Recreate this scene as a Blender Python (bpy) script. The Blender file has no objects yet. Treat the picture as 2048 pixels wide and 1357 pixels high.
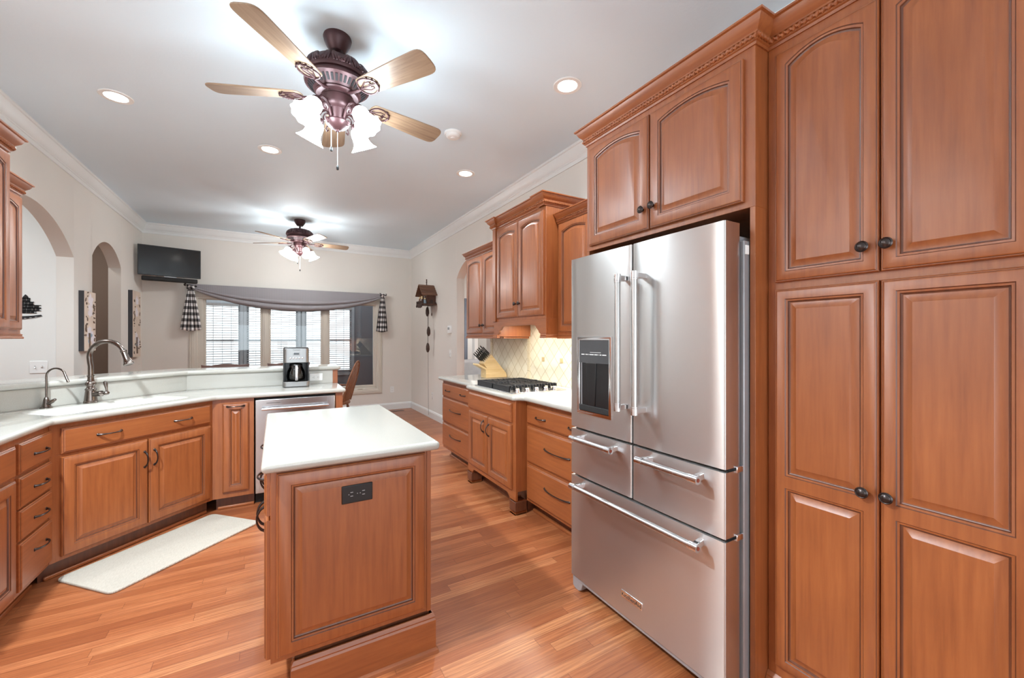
import bpy, bmesh, math, random
from math import sin, cos, pi, radians, sqrt, atan2, tan
from mathutils import Vector, Matrix
random.seed(7)
S = bpy.context.scene
COL = S.collection

# ------------------------------------------------------------------ camera
cam_data = bpy.data.cameras.new('camera')
cam = bpy.data.objects.new('camera', cam_data); COL.objects.link(cam)
cam.location = (0, 0, 1.36)
cam.rotation_euler = (radians(90), 0, radians(-30.135))
cam_data.sensor_width = 36; cam_data.lens = 820 / 2048 * 36
cam_data.shift_y = -2 / 2048
cam_data.clip_start = 0.02
S.camera = cam
# ------------------------------------------------------------------ view, world
S.view_settings.view_transform = 'Standard'; S.view_settings.look = 'None'
S.view_settings.gamma = 1; S.view_settings.use_curve_mapping = False
S.view_settings.exposure = 0.74
try:
    S.cycles.use_denoising = True
    S.cycles.max_bounces = 8; S.cycles.diffuse_bounces = 4; S.cycles.glossy_bounces = 4
    S.cycles.transparent_max_bounces = 12; S.cycles.transmission_bounces = 6
    S.cycles.sample_clamp_indirect = 6
    S.cycles.caustics_reflective = False; S.cycles.caustics_refractive = False
except Exception:
    pass
W = bpy.data.worlds.new('world'); S.world = W; W.use_nodes = True
_bg = W.node_tree.nodes['Background']
_bg.inputs[0].default_value = (0.90, 0.95, 1.0, 1); _bg.inputs[1].default_value = 1.6

def lamp(name, kind, loc, energy, color=(1, 1, 1), size=0.2, rot=(0, 0, 0), sizey=None, spot=None):
    d = bpy.data.lights.new(name, kind); d.energy = energy; d.color = color
    if kind == 'AREA':
        d.size = size
        if sizey: d.shape = 'RECTANGLE'; d.size_y = sizey
        else: d.shape = 'DISK'
    elif kind == 'SPOT':
        d.spot_size = radians(spot or 120); d.spot_blend = 0.6; d.shadow_soft_size = size
    else: d.shadow_soft_size = size
    o = bpy.data.objects.new(name, d); COL.objects.link(o); o.location = loc; o.rotation_euler = rot
    return o
# fill light added behind the camera, at an unseen window opening
lamp('window_daylight', 'AREA', (0.3, -2.45, 1.25), 30, (0.74, 0.91, 1.0), 3.2, (radians(142), 0, 0), 2.0)
CANS_AND_FILLS = [(-0.955, 3.869), (-0.031, 4.263), (1.697, 2.185), (1.699, 3.877), (-1.1, 1.70), (-0.6, -0.6)]  # last two are fill spots added out of view, without fixtures
for _x, _y in CANS_AND_FILLS:
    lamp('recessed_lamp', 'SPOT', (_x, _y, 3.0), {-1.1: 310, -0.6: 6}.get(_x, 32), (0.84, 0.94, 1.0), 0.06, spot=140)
# cooktop lamps in the hood
for _y in (2.95, 3.35):
    lamp('hood_lamp', 'AREA', (2.08, _y, 1.50), 11, (1.0, 0.93, 0.80), 0.12)
lamp('cabinet_lamp', 'AREA', (2.12, 2.3, 1.372), 9, (1.0, 0.94, 0.84), 0.7, sizey=0.08, rot=(0, 0, radians(90)))
# fill lights added to brighten the neighbouring rooms, no lamps seen there
lamp('dining_room_lamp', 'AREA', (-3.0, 4.2, 2.95), 30, (0.9, 0.96, 1.0), 0.6)
lamp('hall_lamp', 'AREA', (-2.3, 6.7, 2.95), 5, (1.0, 0.95, 0.9), 0.3)
lamp('passage_lamp', 'AREA', (4.2, 9.7, 2.9), 18, (0.95, 0.97, 1.0), 0.4)
lamp('living_room_lamp', 'AREA', (4.2, 6.0, 2.95), 80, (1.0, 0.97, 0.93), 0.8)

# ------------------------------------------------------------------ node helpers, materials
def srgb(r, g, b):
    f = lambda c: ((c / 255 + 0.055) / 1.055) ** 2.4 if c > 10 else c / 255 / 12.92
    return (f(r), f(g), f(b), 1)
class NT:
    def __init__(s, name):
        s.m = bpy.data.materials.new(name); s.m.use_nodes = True
        s.t = s.m.node_tree; s.b = s.t.nodes['Principled BSDF']; s.out = s.t.nodes['Material Output']
    def n(s, typ, **kw):
        nd = s.t.nodes.new(typ)
        for k, v in kw.items():
            if k.startswith('i_'):
                key = k[2:]; key = int(key) if key.isdigit() else key.replace('_', ' ')
                sock = nd.inputs[key]
                if hasattr(v, 'is_output') or isinstance(v, bpy.types.NodeSocket): s.t.links.new(v, sock)
                else: sock.default_value = v
            else: setattr(nd, k, v)
        return nd
    def math(s, op, a, b=None, c=None):
        nd = s.n('ShaderNodeMath', operation=op)
        for i, v in enumerate((a, b, c)):
            if v is None: continue
            if isinstance(v, bpy.types.NodeSocket): s.t.links.new(v, nd.inputs[i])
            else: nd.inputs[i].default_value = v
        return nd.outputs[0]
    def mix(s, f, a, b, blend='MIX'):
        nd = s.n('ShaderNodeMix', data_type='RGBA', blend_type=blend)
        for i, v in ((0, f), (6, a), (7, b)):
            if isinstance(v, bpy.types.NodeSocket): s.t.links.new(v, nd.inputs[i])
            else: nd.inputs[i].default_value = v
        return nd.outputs[2]
    def obj(s, scale=(1, 1, 1), rnd=True, rot=(0, 0, 0)):
        tc = s.n('ShaderNodeTexCoord').outputs['Object']
        if rnd:
            oi = s.n('ShaderNodeObjectInfo').outputs['Random']
            sc = s.n('ShaderNodeVectorMath', operation='SCALE', i_0=(7.3, 3.1, 11.7)); s.t.links.new(oi, sc.inputs[3])
            tc = s.n('ShaderNodeVectorMath', operation='ADD', i_0=tc, i_1=sc.outputs[0]).outputs[0]
        return s.n('ShaderNodeMapping', i_Vector=tc, i_Scale=scale, i_Rotation=rot).outputs[0]
    def noise(s, vec, scale=5, detail=4, rough=0.55):
        return s.n('ShaderNodeTexNoise', i_Vector=vec, i_Scale=scale, i_Detail=detail, i_Roughness=rough).outputs[0]
    def ramp(s, f, stops):
        r = s.n('ShaderNodeValToRGB', i_0=f); e = r.color_ramp.elements
        e[0].position, e[0].color = stops[0]; e[1].position, e[1].color = stops[1]
        for p, c in stops[2:]:
            x = e.new(p); x.color = c
        return r.outputs[0]
    def bump(s, h, strength=0.2, dist=0.002):
        b = s.n('ShaderNodeBump', i_Height=h, i_Strength=strength, i_Distance=dist)
        s.t.links.new(b.outputs[0], s.b.inputs['Normal'])
    def set(s, **kw):
        for k, v in kw.items():
            sock = s.b.inputs[k.replace('_', ' ')]
            if isinstance(v, bpy.types.NodeSocket): s.t.links.new(v, sock)
            else: sock.default_value = v
        return s.m
def plain(name, col, rough=0.5, metal=0.0, bump=0, bscale=200, coat=0, var=0.06, spec=0.5):
    t = NT(name)
    n = t.noise(t.obj((1, 1, 1)), 9, 3)
    dark = tuple(c * (1 - var) for c in col[:3]) + (1,); lite = tuple(min(1, c * (1 + var)) for c in col[:3]) + (1,)
    t.set(Base_Color=t.ramp(n, [(0.3, dark), (0.7, lite)]), Roughness=rough, Metallic=metal, Coat_Weight=coat)
    t.b.inputs['Specular IOR Level'].default_value = spec
    if bump: t.bump(t.noise(t.obj((1, 1, 1)), bscale, 2), bump, 0.001)
    return t.m
def wood(name, c1, c2, c3, axis='z', rough=0.42, coat=0.5, gscale=1.0):
    t = NT(name)
    s = {'z': (26, 26, 1.6), 'x': (1.6, 26, 26), 'y': (26, 1.6, 26)}[axis]
    g = t.noise(t.obj(tuple(v * gscale for v in s)), 2.2, 6, 0.6)
    blot = t.noise(t.obj((1, 1, 1)), 4.5, 3, 0.5)
    col = t.ramp(g, [(0.28, c3), (0.72, c1), (0.5, c2)])
    col = t.mix(t.math('MULTIPLY', t.ramp(blot, [(0.35, (0, 0, 0, 1)), (0.75, (1, 1, 1, 1))]), 0.45), col, c3)
    t.set(Base_Color=col, Roughness=rough, Coat_Weight=coat, Coat_Roughness=0.34)
    t.bump(g, 0.06, 0.001)
    return t.m
M = {}
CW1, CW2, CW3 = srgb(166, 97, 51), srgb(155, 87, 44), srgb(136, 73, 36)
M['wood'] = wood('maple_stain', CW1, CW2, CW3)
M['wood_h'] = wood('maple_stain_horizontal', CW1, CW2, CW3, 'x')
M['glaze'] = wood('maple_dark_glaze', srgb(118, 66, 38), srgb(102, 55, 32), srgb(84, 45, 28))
M['wood_in'] = plain('cabinet_interior', srgb(120, 84, 46), 0.6)
M['dark_wood'] = wood('dark_chair_wood', srgb(112, 66, 44), srgb(92, 52, 36), srgb(68, 38, 27), 'x')
M['oak_chair'] = wood('oak_chair_wood', srgb(150, 96, 60), srgb(132, 82, 50), srgb(104, 62, 38))
M['bronze'] = plain('oil_rubbed_bronze', srgb(74, 66, 64), 0.3, 0.9)
M['pewter'] = plain('faucet_pewter', srgb(122, 112, 106), 0.24, 1.0)
M['chrome'] = plain('chrome', srgb(225, 225, 228), 0.12, 1.0, var=0.02)
M['black'] = plain('black_plastic', srgb(20, 20, 22), 0.3)
M['black_matte'] = plain('black_matte', srgb(24, 23, 23), 0.7)
M['iron'] = plain('cast_iron', srgb(46, 45, 46), 0.55, 0.2, 0.2, 300)
M['white'] = plain('white_plastic', srgb(240, 240, 238), 0.35, var=0.01)
M['trim'] = plain('painted_trim', srgb(234, 235, 234), 0.4, var=0.01)
M['casing'] = plain('painted_casing', srgb(214, 207, 195), 0.4, var=0.01)
M['fabric_grey'] = plain('grey_fabric', srgb(150, 150, 152), 0.9, 0, 0.5, 120)
M['curtain'] = plain('slate_curtain', srgb(150, 158, 172), 0.9)
M['fan_metal'] = plain('fan_bronze', srgb(66, 40, 42), 0.42, 0.4, 0.15, 60, var=0.25)
M['fan_dark'] = plain('fan_slot_dark', srgb(24, 22, 26), 0.6)
M['grey_metal'] = plain('grey_painted_metal', srgb(165, 165, 168), 0.4, 0.4)
M['stone'] = None
def counter_mat():
    t = NT('solid_surface')
    n = t.noise(t.obj((1, 1, 1)), 260, 2, 0.7); n2 = t.noise(t.obj((1, 1, 1)), 3, 2)
    c = t.ramp(n, [(0.3, srgb(176, 173, 165)), (0.7, srgb(186, 184, 177))])
    c = t.mix(t.math('MULTIPLY', n2, 0.15), c, srgb(182, 176, 164))
    return t.set(Base_Color=c, Roughness=0.18, Coat_Weight=0.3, Coat_Roughness=0.08)
M['counter'] = counter_mat()
M['basin'] = plain('white_sink', srgb(250, 250, 248), 0.2, var=0.01)
def wall_mat(name, col, scale=140, st=0.10):
    t = NT(name)
    n = t.noise(t.obj((1, 1, 1), False), scale, 3); n2 = t.noise(t.obj((1, 1, 1), False), 0.8, 2)
    d = tuple(c * 0.975 for c in col[:3]) + (1,)
    t.set(Base_Color=t.ramp(n2, [(0.35, d), (0.65, col)]), Roughness=0.62)
    t.b.inputs['Specular IOR Level'].default_value = 0.3
    t.bump(n, st, 0.002); return t.m
M['wall'] = wall_mat('wall_paint', srgb(230, 225, 218))
M['wall_white'] = wall_mat('wall_paint_white', srgb(232, 231, 227))
M['taupe'] = wall_mat('wall_paint_taupe', srgb(160, 142, 130))
M['ceiling'] = wall_mat('ceiling_paint', srgb(228, 243, 253), 60, 0.25)
M['porch'] = wall_mat('porch_paint', srgb(112, 114, 120))
def floor_mat():
    t = NT('oak_planks')
    tc = t.n('ShaderNodeTexCoord').outputs['Object']
    sp = t.n('ShaderNodeSeparateXYZ', i_0=tc)
    x, y = sp.outputs[0], sp.outputs[1]
    PW, PL = 0.0575, 0.95
    yr = t.math('DIVIDE', y, PW); row = t.math('FLOOR', yr)
    r1 = t.n('ShaderNodeTexWhiteNoise', noise_dimensions='1D', i_W=row).outputs[0]
    xs = t.math('ADD', t.math('DIVIDE', x, PL), t.math('MULTIPLY', r1, 13.7))
    pl = t.math('FLOOR', xs)
    cv = t.n('ShaderNodeCombineXYZ', i_0=row, i_1=pl).outputs[0]
    wn = t.n('ShaderNodeTexWhiteNoise', noise_dimensions='2D', i_Vector=cv)
    tint = wn.outputs[0]
    gv = t.n('ShaderNodeVectorMath', operation='MULTIPLY_ADD', i_0=wn.outputs[1], i_1=(9, 9, 9), i_2=tc).outputs[0]
    gm = t.n('ShaderNodeMapping', i_Vector=gv, i_Scale=(1.4, 42, 1)).outputs[0]
    g = t.noise(gm, 3.0, 7, 0.62)
    wv = t.n('ShaderNodeTexWave', wave_type='BANDS', bands_direction='Y', i_Vector=t.n('ShaderNodeMapping', i_Vector=gv, i_Scale=(0.5, 9, 1)).outputs[0],
             i_Scale=2.2, i_Distortion=9.0, i_Detail=3.0, i_Detail_Scale=1.2).outputs[1]
    base = t.ramp(tint, [(0.0, srgb(150, 84, 48)), (1.0, srgb(200, 134, 88)), (0.5, srgb(180, 110, 67)), (0.8, srgb(188, 118, 75))])
    col = t.mix(t.math('MULTIPLY', t.ramp(g, [(0.40, (1, 1, 1, 1)), (0.62, (0, 0, 0, 1))]), 0.6), base, srgb(128, 66, 38))
    col = t.mix(t.math('MULTIPLY', t.ramp(wv, [(0.55, (0, 0, 0, 1)), (0.95, (1, 1, 1, 1))]), 0.24), col, srgb(118, 60, 36))
    fy = t.math('FRACT', yr); fx = t.math('FRACT', xs)
    ey = t.math('GREATER_THAN', t.math('ABSOLUTE', t.math('SUBTRACT', fy, 0.5)), 0.485)
    ex = t.math('GREATER_THAN', t.math('ABSOLUTE', t.math('SUBTRACT', fx, 0.5)), 0.4988)
    e = t.math('MAXIMUM', ey, ex)
    col = t.mix(t.math('MULTIPLY', e, 0.6), col, srgb(92, 46, 28))
    t.set(Base_Color=col, Roughness=t.math('MULTIPLY_ADD', g, 0.16, 0.28), Coat_Weight=0.25, Coat_Roughness=0.26)
    t.bump(t.math('SUBTRACT', t.math('MULTIPLY', g, 0.3), e), 0.12, 0.002)
    return t.m
M['floor'] = floor_mat()
def steel_mat(name, col, rough, axis, wavy=0.0, aniso=0.0):
    t = NT(name)
    if aniso:
        tg = t.n('ShaderNodeTangent', direction_type='UV_MAP'); tg.uv_map = 'UVMap'
        t.set(Anisotropic=aniso, Anisotropic_Rotation=0.25, Tangent=tg.outputs[0])
    s = {'h': (2, 2, 900), 'v': (900, 900, 2)}[axis]
    n = t.noise(t.obj(s, False), 1.0, 3, 0.6)
    w = t.noise(t.obj((2.2, 2.2, 0.7), False), 1.6, 1, 0.3)
    t.set(Base_Color=col, Metallic=1.0, Roughness=t.math('MULTIPLY_ADD', n, 0.05, rough))
    b1 = t.n('ShaderNodeBump', i_Height=n, i_Strength=0.015, i_Distance=0.0003)
    b2 = t.n('ShaderNodeBump', i_Height=w, i_Strength=wavy, i_Distance=0.02, i_Normal=b1.outputs[0])
    t.t.links.new(b2.outputs[0], t.b.inputs['Normal'])
    return t.m
M['steel'] = steel_mat('brushed_steel', srgb(208, 206, 204), 0.33, 'h', 0.34, 0.85)
M['steel_flat'] = steel_mat('brushed_steel_flat', srgb(190, 189, 189), 0.24, 'v', 0.0)
M['steel_dark'] = steel_mat('brushed_steel_dark', srgb(150, 149, 148), 0.3, 'v', 0.0)
def emit(name, col, st):
    t = NT(name); t.set(Base_Color=(0.9, 0.9, 0.9, 1)); t.b.inputs['Emission Color'].default_value = col
    t.b.inputs['Emission Strength'].default_value = st; return t.m
M['shade'] = emit('lit_shade_glass_cool', (0.80, 0.93, 1.0, 1), 29)
M['shade_warm'] = emit('lit_shade_glass_warm', (0.95, 0.97, 0.96, 1), 37)
M['can'] = emit('lit_can_lens', (1.0, 0.97, 0.92, 1), 14)
M['display'] = emit('lit_display', (0.35, 0.55, 0.7, 1), 0.5)
def glass_mat(name, tint=(1, 1, 1, 1), rough=0.0, ior=1.5, boost=1.0):
    t = NT(name); t.t.nodes.remove(t.b)
    fr = t.n('ShaderNodeFresnel', i_IOR=ior).outputs[0]
    if boost != 1.0: fr = t.math('MINIMUM', t.math('MULTIPLY', fr, boost), 1.0)
    tr = t.n('ShaderNodeBsdfTransparent', i_Color=tint); gl = t.n('ShaderNodeBsdfGlossy', i_Roughness=rough)
    mx = t.n('ShaderNodeMixShader', i_0=fr, i_1=tr.outputs[0], i_2=gl.outputs[0])
    t.t.links.new(mx.outputs[0], t.out.inputs[0]); return t.m
M['glass'] = glass_mat('window_glass', (0.92, 0.95, 0.95, 1), 0.0, 1.5, 1.25)
M['carafe'] = glass_mat('carafe_glass', (0.75, 0.75, 0.76, 1), 0.02, 1.5, 1.6)
def gingham():
    t = NT('gingham_check')
    uv = t.n('ShaderNodeTexCoord').outputs['UV']; sp = t.n('ShaderNodeSeparateXYZ', i_0=uv)
    a = t.math('LESS_THAN', t.math('FRACT', sp.outputs[0]), 0.5); b = t.math('LESS_THAN', t.math('FRACT', sp.outputs[1]), 0.5)
    f = t.math('MULTIPLY', t.math('ADD', a, b), 0.5)
    c = t.ramp(f, [(0.2, srgb(240, 238, 236)), (0.8, srgb(28, 27, 28)), (0.5, srgb(120, 116, 118))])
    t.t.nodes[-1].color_ramp.interpolation = 'CONSTANT' if False else 'LINEAR'
    return t.set(Base_Color=c, Roughness=0.9)
M['gingham'] = gingham()
def swag_mat():
    t = NT('grey_matelasse')
    uv = t.n('ShaderNodeTexCoord').outputs['UV']
    v = t.n('ShaderNodeTexVoronoi', i_Vector=uv, i_Scale=1.0, i_Randomness=0.0).outputs[0]
    c = t.ramp(v, [(0.1, srgb(150, 146, 150)), (0.7, srgb(136, 132, 136))])
    t.bump(v, 0.5, 0.004); return t.set(Base_Color=c, Roughness=0.85)
M['swag'] = swag_mat()
def tile_mat():
    t = NT('tumbled_diagonal_tile')
    v = t.obj((1, 1, 1), False)
    sp = t.n('ShaderNodeSeparateXYZ', i_0=v)
    a = t.math('DIVIDE', t.math('ADD', sp.outputs[0], sp.outputs[2]), 0.148); b = t.math('DIVIDE', t.math('SUBTRACT', sp.outputs[0], sp.outputs[2]), 0.148)
    ga = t.math('GREATER_THAN', t.math('ABSOLUTE', t.math('SUBTRACT', t.math('FRACT', a), 0.5)), 0.475)
    gb = t.math('GREATER_THAN', t.math('ABSOLUTE', t.math('SUBTRACT', t.math('FRACT', b), 0.5)), 0.475)
    g = t.math('MAXIMUM', ga, gb)
    cv = t.n('ShaderNodeCombineXYZ', i_0=t.math('FLOOR', a), i_1=t.math('FLOOR', b)).outputs[0]
    wn = t.n('ShaderNodeTexWhiteNoise', noise_dimensions='2D', i_Vector=cv).outputs[0]
    c = t.ramp(wn, [(0, srgb(224, 214, 192)), (1, srgb(234, 227, 208))])
    c = t.mix(t.math('MULTIPLY', t.noise(v, 40, 4), 0.25), c, srgb(206, 190, 158))
    c = t.mix(g, c, srgb(186, 168, 130))
    t.bump(t.math('SUBTRACT', 1.0, g), 0.5, 0.003)
    return t.set(Base_Color=c, Roughness=0.4)
M['tile'] = tile_mat()
M['tile_border'] = plain('border_tile', srgb(222, 208, 178), 0.45, 0, 0.2, 60, var=0.1)
M['tile_deco'] = plain('deco_tile', srgb(196, 172, 128), 0.4, 0, 0.4, 80, var=0.15)
def mat_mat():
    t = NT('woven_floor_mat')
    w = t.n('ShaderNodeTexWave', i_Vector=t.obj((1, 1, 1), False, (0, 0, 0.6)), i_Scale=60, i_Distortion=3, i_Detail=2).outputs[1]
    n = t.noise(t.obj((30, 6, 1), False), 6, 4)
    c = t.ramp(t.math('MULTIPLY_ADD', w, 0.4, t.math('MULTIPLY', n, 0.6)), [(0.2, srgb(172, 165, 152)), (0.8, srgb(204, 198, 186))])
    t.bump(w, 0.4, 0.002); return t.set(Base_Color=c, Roughness=0.7)
M['mat'] = mat_mat()
M['block_wood'] = wood('knife_block_wood', srgb(232, 206, 160), srgb(224, 194, 144), srgb(206, 172, 120), 'x', 0.45, 0.1)
M['blade_wood'] = wood('fan_blade_wood', srgb(166, 140, 116), srgb(150, 124, 100), srgb(122, 96, 76), 'x', 0.4, 0.2)
M['cuckoo'] = wood('cuckoo_wood', srgb(110, 72, 52), srgb(92, 58, 42), srgb(66, 40, 30), 'x', 0.6, 0)
M['shingle'] = wood('shingle_wood', srgb(138, 98, 74), srgb(118, 82, 62), srgb(92, 62, 48), 'y', 0.6, 0)
M['cuckoo_dark'] = plain('cuckoo_dark_wood', srgb(66, 46, 38), 0.6, var=0.2)
M['ink'] = plain('dark_lettering', srgb(40, 38, 38), 0.5)
M['red'] = plain('red_emblem', srgb(150, 70, 50), 0.4)
def art_mat(name, seed, base):
    t = NT(name)
    v = t.n('ShaderNodeVectorMath', operation='ADD', i_0=t.n('ShaderNodeTexCoord').outputs['Object'], i_1=(seed, seed, seed)).outputs[0]
    n = t.noise(v, 3, 3)
    c = t.ramp(n, [(0.35, base), (0.7, srgb(214, 196, 180))])
    return t.set(Base_Color=c, Roughness=0.7)
M['art'] = art_mat('painted_canvas', 3.0, srgb(234, 218, 202))
M['leaf_dark'] = plain('painted_leaf_brown', srgb(120, 100, 86), 0.7, var=0.2)
M['petal'] = plain('painted_petal', srgb(238, 232, 236), 0.7, var=0.05)
M['petal_blue'] = plain('painted_petal_blue', srgb(150, 170, 186), 0.7, var=0.15)
M['canvas_edge'] = plain('dark_canvas_edge', srgb(62, 62, 66), 0.7)
M['panel_grey'] = plain('glossy_dark_panel', srgb(66, 66, 68), 0.15)
M['screen'] = plain('tv_screen', srgb(18, 18, 19), 0.12, spec=0.6)
M['blind'] = plain('blind_slat', srgb(150, 148, 148), 0.5)  # slats are white; their backlit shade is put into the grey
M['sash'] = plain('grey_sash', srgb(172, 176, 182), 0.5)

# ------------------------------------------------------------------ mesh builder
class MB:
    def __init__(s): s.v = []; s.f = []; s.m = []; s.uv = {}
    def add(s, vs, fs, m=0):
        o = len(s.v); s.v += [tuple(p) for p in vs]
        for f in fs: s.f.append(tuple(i + o for i in f)); s.m.append(m)
        return s
    def box(s, x0, x1, y0, y1, z0, z1, m=0):
        if x0 > x1: x0, x1 = x1, x0
        if y0 > y1: y0, y1 = y1, y0
        if z0 > z1: z0, z1 = z1, z0
        return s.add([(x0,y0,z0),(x1,y0,z0),(x1,y1,z0),(x0,y1,z0),(x0,y0,z1),(x1,y0,z1),(x1,y1,z1),(x0,y1,z1)],
                     [(0,3,2,1),(4,5,6,7),(0,1,5,4),(1,2,6,5),(2,3,7,6),(3,0,4,7)], m)
    def prism(s, poly, a0, a1, axis='z', m=0):
        """poly: 2D points; axis z: (x,y); y: (x,z); x: (y,z)"""
        def P(p, a): return {'z': (p[0], p[1], a), 'y': (p[0], a, p[1]), 'x': (a, p[0], p[1])}[axis]
        n = len(poly); vs = [P(p, a0) for p in poly] + [P(p, a1) for p in poly]
        fs = [tuple(range(n))[::-1], tuple(range(n, 2 * n))] + [(i, (i + 1) % n, n + (i + 1) % n, n + i) for i in range(n)]
        return s.add(vs, fs, m)
    def loft(s, loops, closed=True, cap0=False, cap1=False, m=0):
        n = len(loops[0]); vs = [p for L in loops for p in L]; fs = []
        for k in range(len(loops) - 1):
            for i in range(n if closed else n - 1):
                j = (i + 1) % n; fs.append((k*n+i, k*n+j, (k+1)*n+j, (k+1)*n+i))
        if cap0: fs.append(tuple(range(n))[::-1])
        if cap1: fs.append(tuple(range((len(loops)-1)*n, len(loops)*n)))
        return s.add(vs, fs, m)
    def lathe(s, prof, mat=None, n=24, m=0, cap0=True, cap1=True, scallop=None):
        """prof: (r, z); mat: Matrix placing it"""
        loops = []
        for r, z in prof:
            L = []
            for i in range(n):
                a = 2*pi*i/n; rr = r
                if scallop: rr = r * (1 + scallop(z, a))
                p = Vector((rr*cos(a), rr*sin(a), z)); L.append(tuple(mat @ p) if mat else tuple(p))
            loops.append(L)
        return s.loft(loops, True, cap0 and prof[0][0] > 1e-5, cap1 and prof[-1][0] > 1e-5, m)
    def tube(s, path, rad, n=8, m=0, caps=True, twist=None, flat=1.0):
        P = [Vector(p) for p in path]; k = len(P)
        R = rad if isinstance(rad, (list, tuple)) else [rad] * k
        T = []
        for i in range(k):
            t = (P[min(i+1, k-1)] - P[max(i-1, 0)]); T.append(t.normalized() if t.length > 1e-9 else Vector((0,0,1)))
        u = T[0].orthogonal().normalized(); loops = []
        for i in range(k):
            u = (u - T[i] * u.dot(T[i]))
            u = u.normalized() if u.length > 1e-6 else T[i].orthogonal().normalized()
            w = T[i].cross(u); L = []
            for j in range(n):
                a = 2*pi*j/n; rr = R[i]
                if twist: rr *= twist(i, a)
                L.append(tuple(P[i] + u * (rr*cos(a)) + w * (rr*sin(a)*flat)))
            loops.append(L)
        return s.loft(loops, True, caps, caps, m)
    def sphere(s, c, r, n=12, sx=1, sy=1, sz=1, m=0):
        k = max(5, n // 2); prof = [(sin(pi*i/k), -cos(pi*i/k)) for i in range(k+1)]
        prof[0] = (0.001, -1); prof[-1] = (0.001, 1)
        mt = Matrix.Translation(c) @ Matrix.Diagonal((r*sx, r*sy, r*sz, 1))
        return s.lathe(prof, mt, n, m)
    def xf(s, mt):
        s.v = [tuple(mt @ Vector(p)) for p in s.v]; return s
    def merge(s, o, mt=None, moff=0):
        vs = [tuple(mt @ Vector(p)) for p in o.v] if mt else o.v
        base = len(s.v); s.v += list(vs)
        for f, m in zip(o.f, o.m): s.f.append(tuple(i + base for i in f)); s.m.append(m + moff)
        return s
    def build(s, name, mats, parent=None, bevel=0, ang=32, seg=2, uv=None, flat=False):
        me = bpy.data.meshes.new(name); me.from_pydata(s.v, [], s.f)
        for mm in (mats if isinstance(mats, (list, tuple)) else [mats]): me.materials.append(M[mm] if isinstance(mm, str) else mm)
        me.polygons.foreach_set('material_index', s.m)
        bm = bmesh.new(); bm.from_mesh(me)
        bmesh.ops.remove_doubles(bm, verts=bm.verts, dist=1e-6)
        bmesh.ops.recalc_face_normals(bm, faces=bm.faces); bm.to_mesh(me); bm.free()
        if uv:
            ul = me.uv_layers.new(name='UVMap')
            for p in me.polygons:
                for li in p.loop_indices:
                    ul.data[li].uv = uv(me.vertices[me.loops[li].vertex_index].co)
        if not flat:
            me.polygons.foreach_set('use_smooth', [True] * len(me.polygons)); me.set_sharp_from_angle(angle=radians(ang))
        o = bpy.data.objects.new(name, me); COL.objects.link(o)
        if parent: o.parent = parent
        if bevel:
            b = o.modifiers.new('bevel', 'BEVEL'); b.width = bevel; b.segments = seg; b.limit_method = 'ANGLE'; b.angle_limit = radians(40)
        return o
def thing(name, label, cat, loc=(0,0,0), rz=0, group=None):
    o = bpy.data.objects.new(name, None); COL.objects.link(o); o.empty_display_size = 0.05
    o.location = loc; o.rotation_euler = (0, 0, radians(rz)); return tag(o, label, cat, group)
def tag(o, label, cat, group=None):
    o['label'] = label; o['category'] = cat
    if group: o['group'] = group
    return o
def struct(o): o['kind'] = 'structure'; return o
def sempty(name, loc=(0,0,0), rz=0):
    o = bpy.data.objects.new(name, None); COL.objects.link(o); o.location = loc; o.rotation_euler = (0,0,radians(rz)); return struct(o)
def copy_tree(o, parent=None):
    c = o.copy(); COL.objects.link(c); c.parent = parent
    for ch in list(o.children): copy_tree(ch, c)
    return c
def offset_poly(pts, d, closed=False):
    """offset a 2D polyline to its right-hand side by d, mitred"""
    n = len(pts); out = []
    def nrm(a, b):
        dx, dy = b[0]-a[0], b[1]-a[1]; l = math.hypot(dx, dy); return (dy/l, -dx/l)
    for i in range(n):
        if closed or 0 < i < n-1:
            n1 = nrm(pts[i-1], pts[i]); n2 = nrm(pts[i], pts[(i+1) % n])
            k = 1 + n1[0]*n2[0] + n1[1]*n2[1]
            out.append((pts[i][0] + d*(n1[0]+n2[0])/k, pts[i][1] + d*(n1[1]+n2[1])/k))
        else:
            nn = nrm(pts[0], pts[1]) if i == 0 else nrm(pts[-2], pts[-1])
            out.append((pts[i][0] + d*nn[0], pts[i][1] + d*nn[1]))
    return out
def sweep(mb, pts, prof, closed=False, m=0, caps=True):
    """profile [(out, z)] swept along the 2D path, out to the right of travel"""
    cols = []
    for o, z in prof: cols.append([(x, y, z) for x, y in offset_poly(pts, o, closed)])
    n = len(pts); k = len(prof)
    vs = [cols[j][i] for i in range(n) for j in range(k)]; fs = []
    for i in range(n if closed else n-1):
        i2 = (i+1) % n
        for j in range(k-1): fs.append((i*k+j, i2*k+j, i2*k+j+1, i*k+j+1))
    if caps and not closed: fs += [tuple(range(k)), tuple(range((n-1)*k, n*k))[::-1]]
    return mb.add(vs, fs, m)
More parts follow.
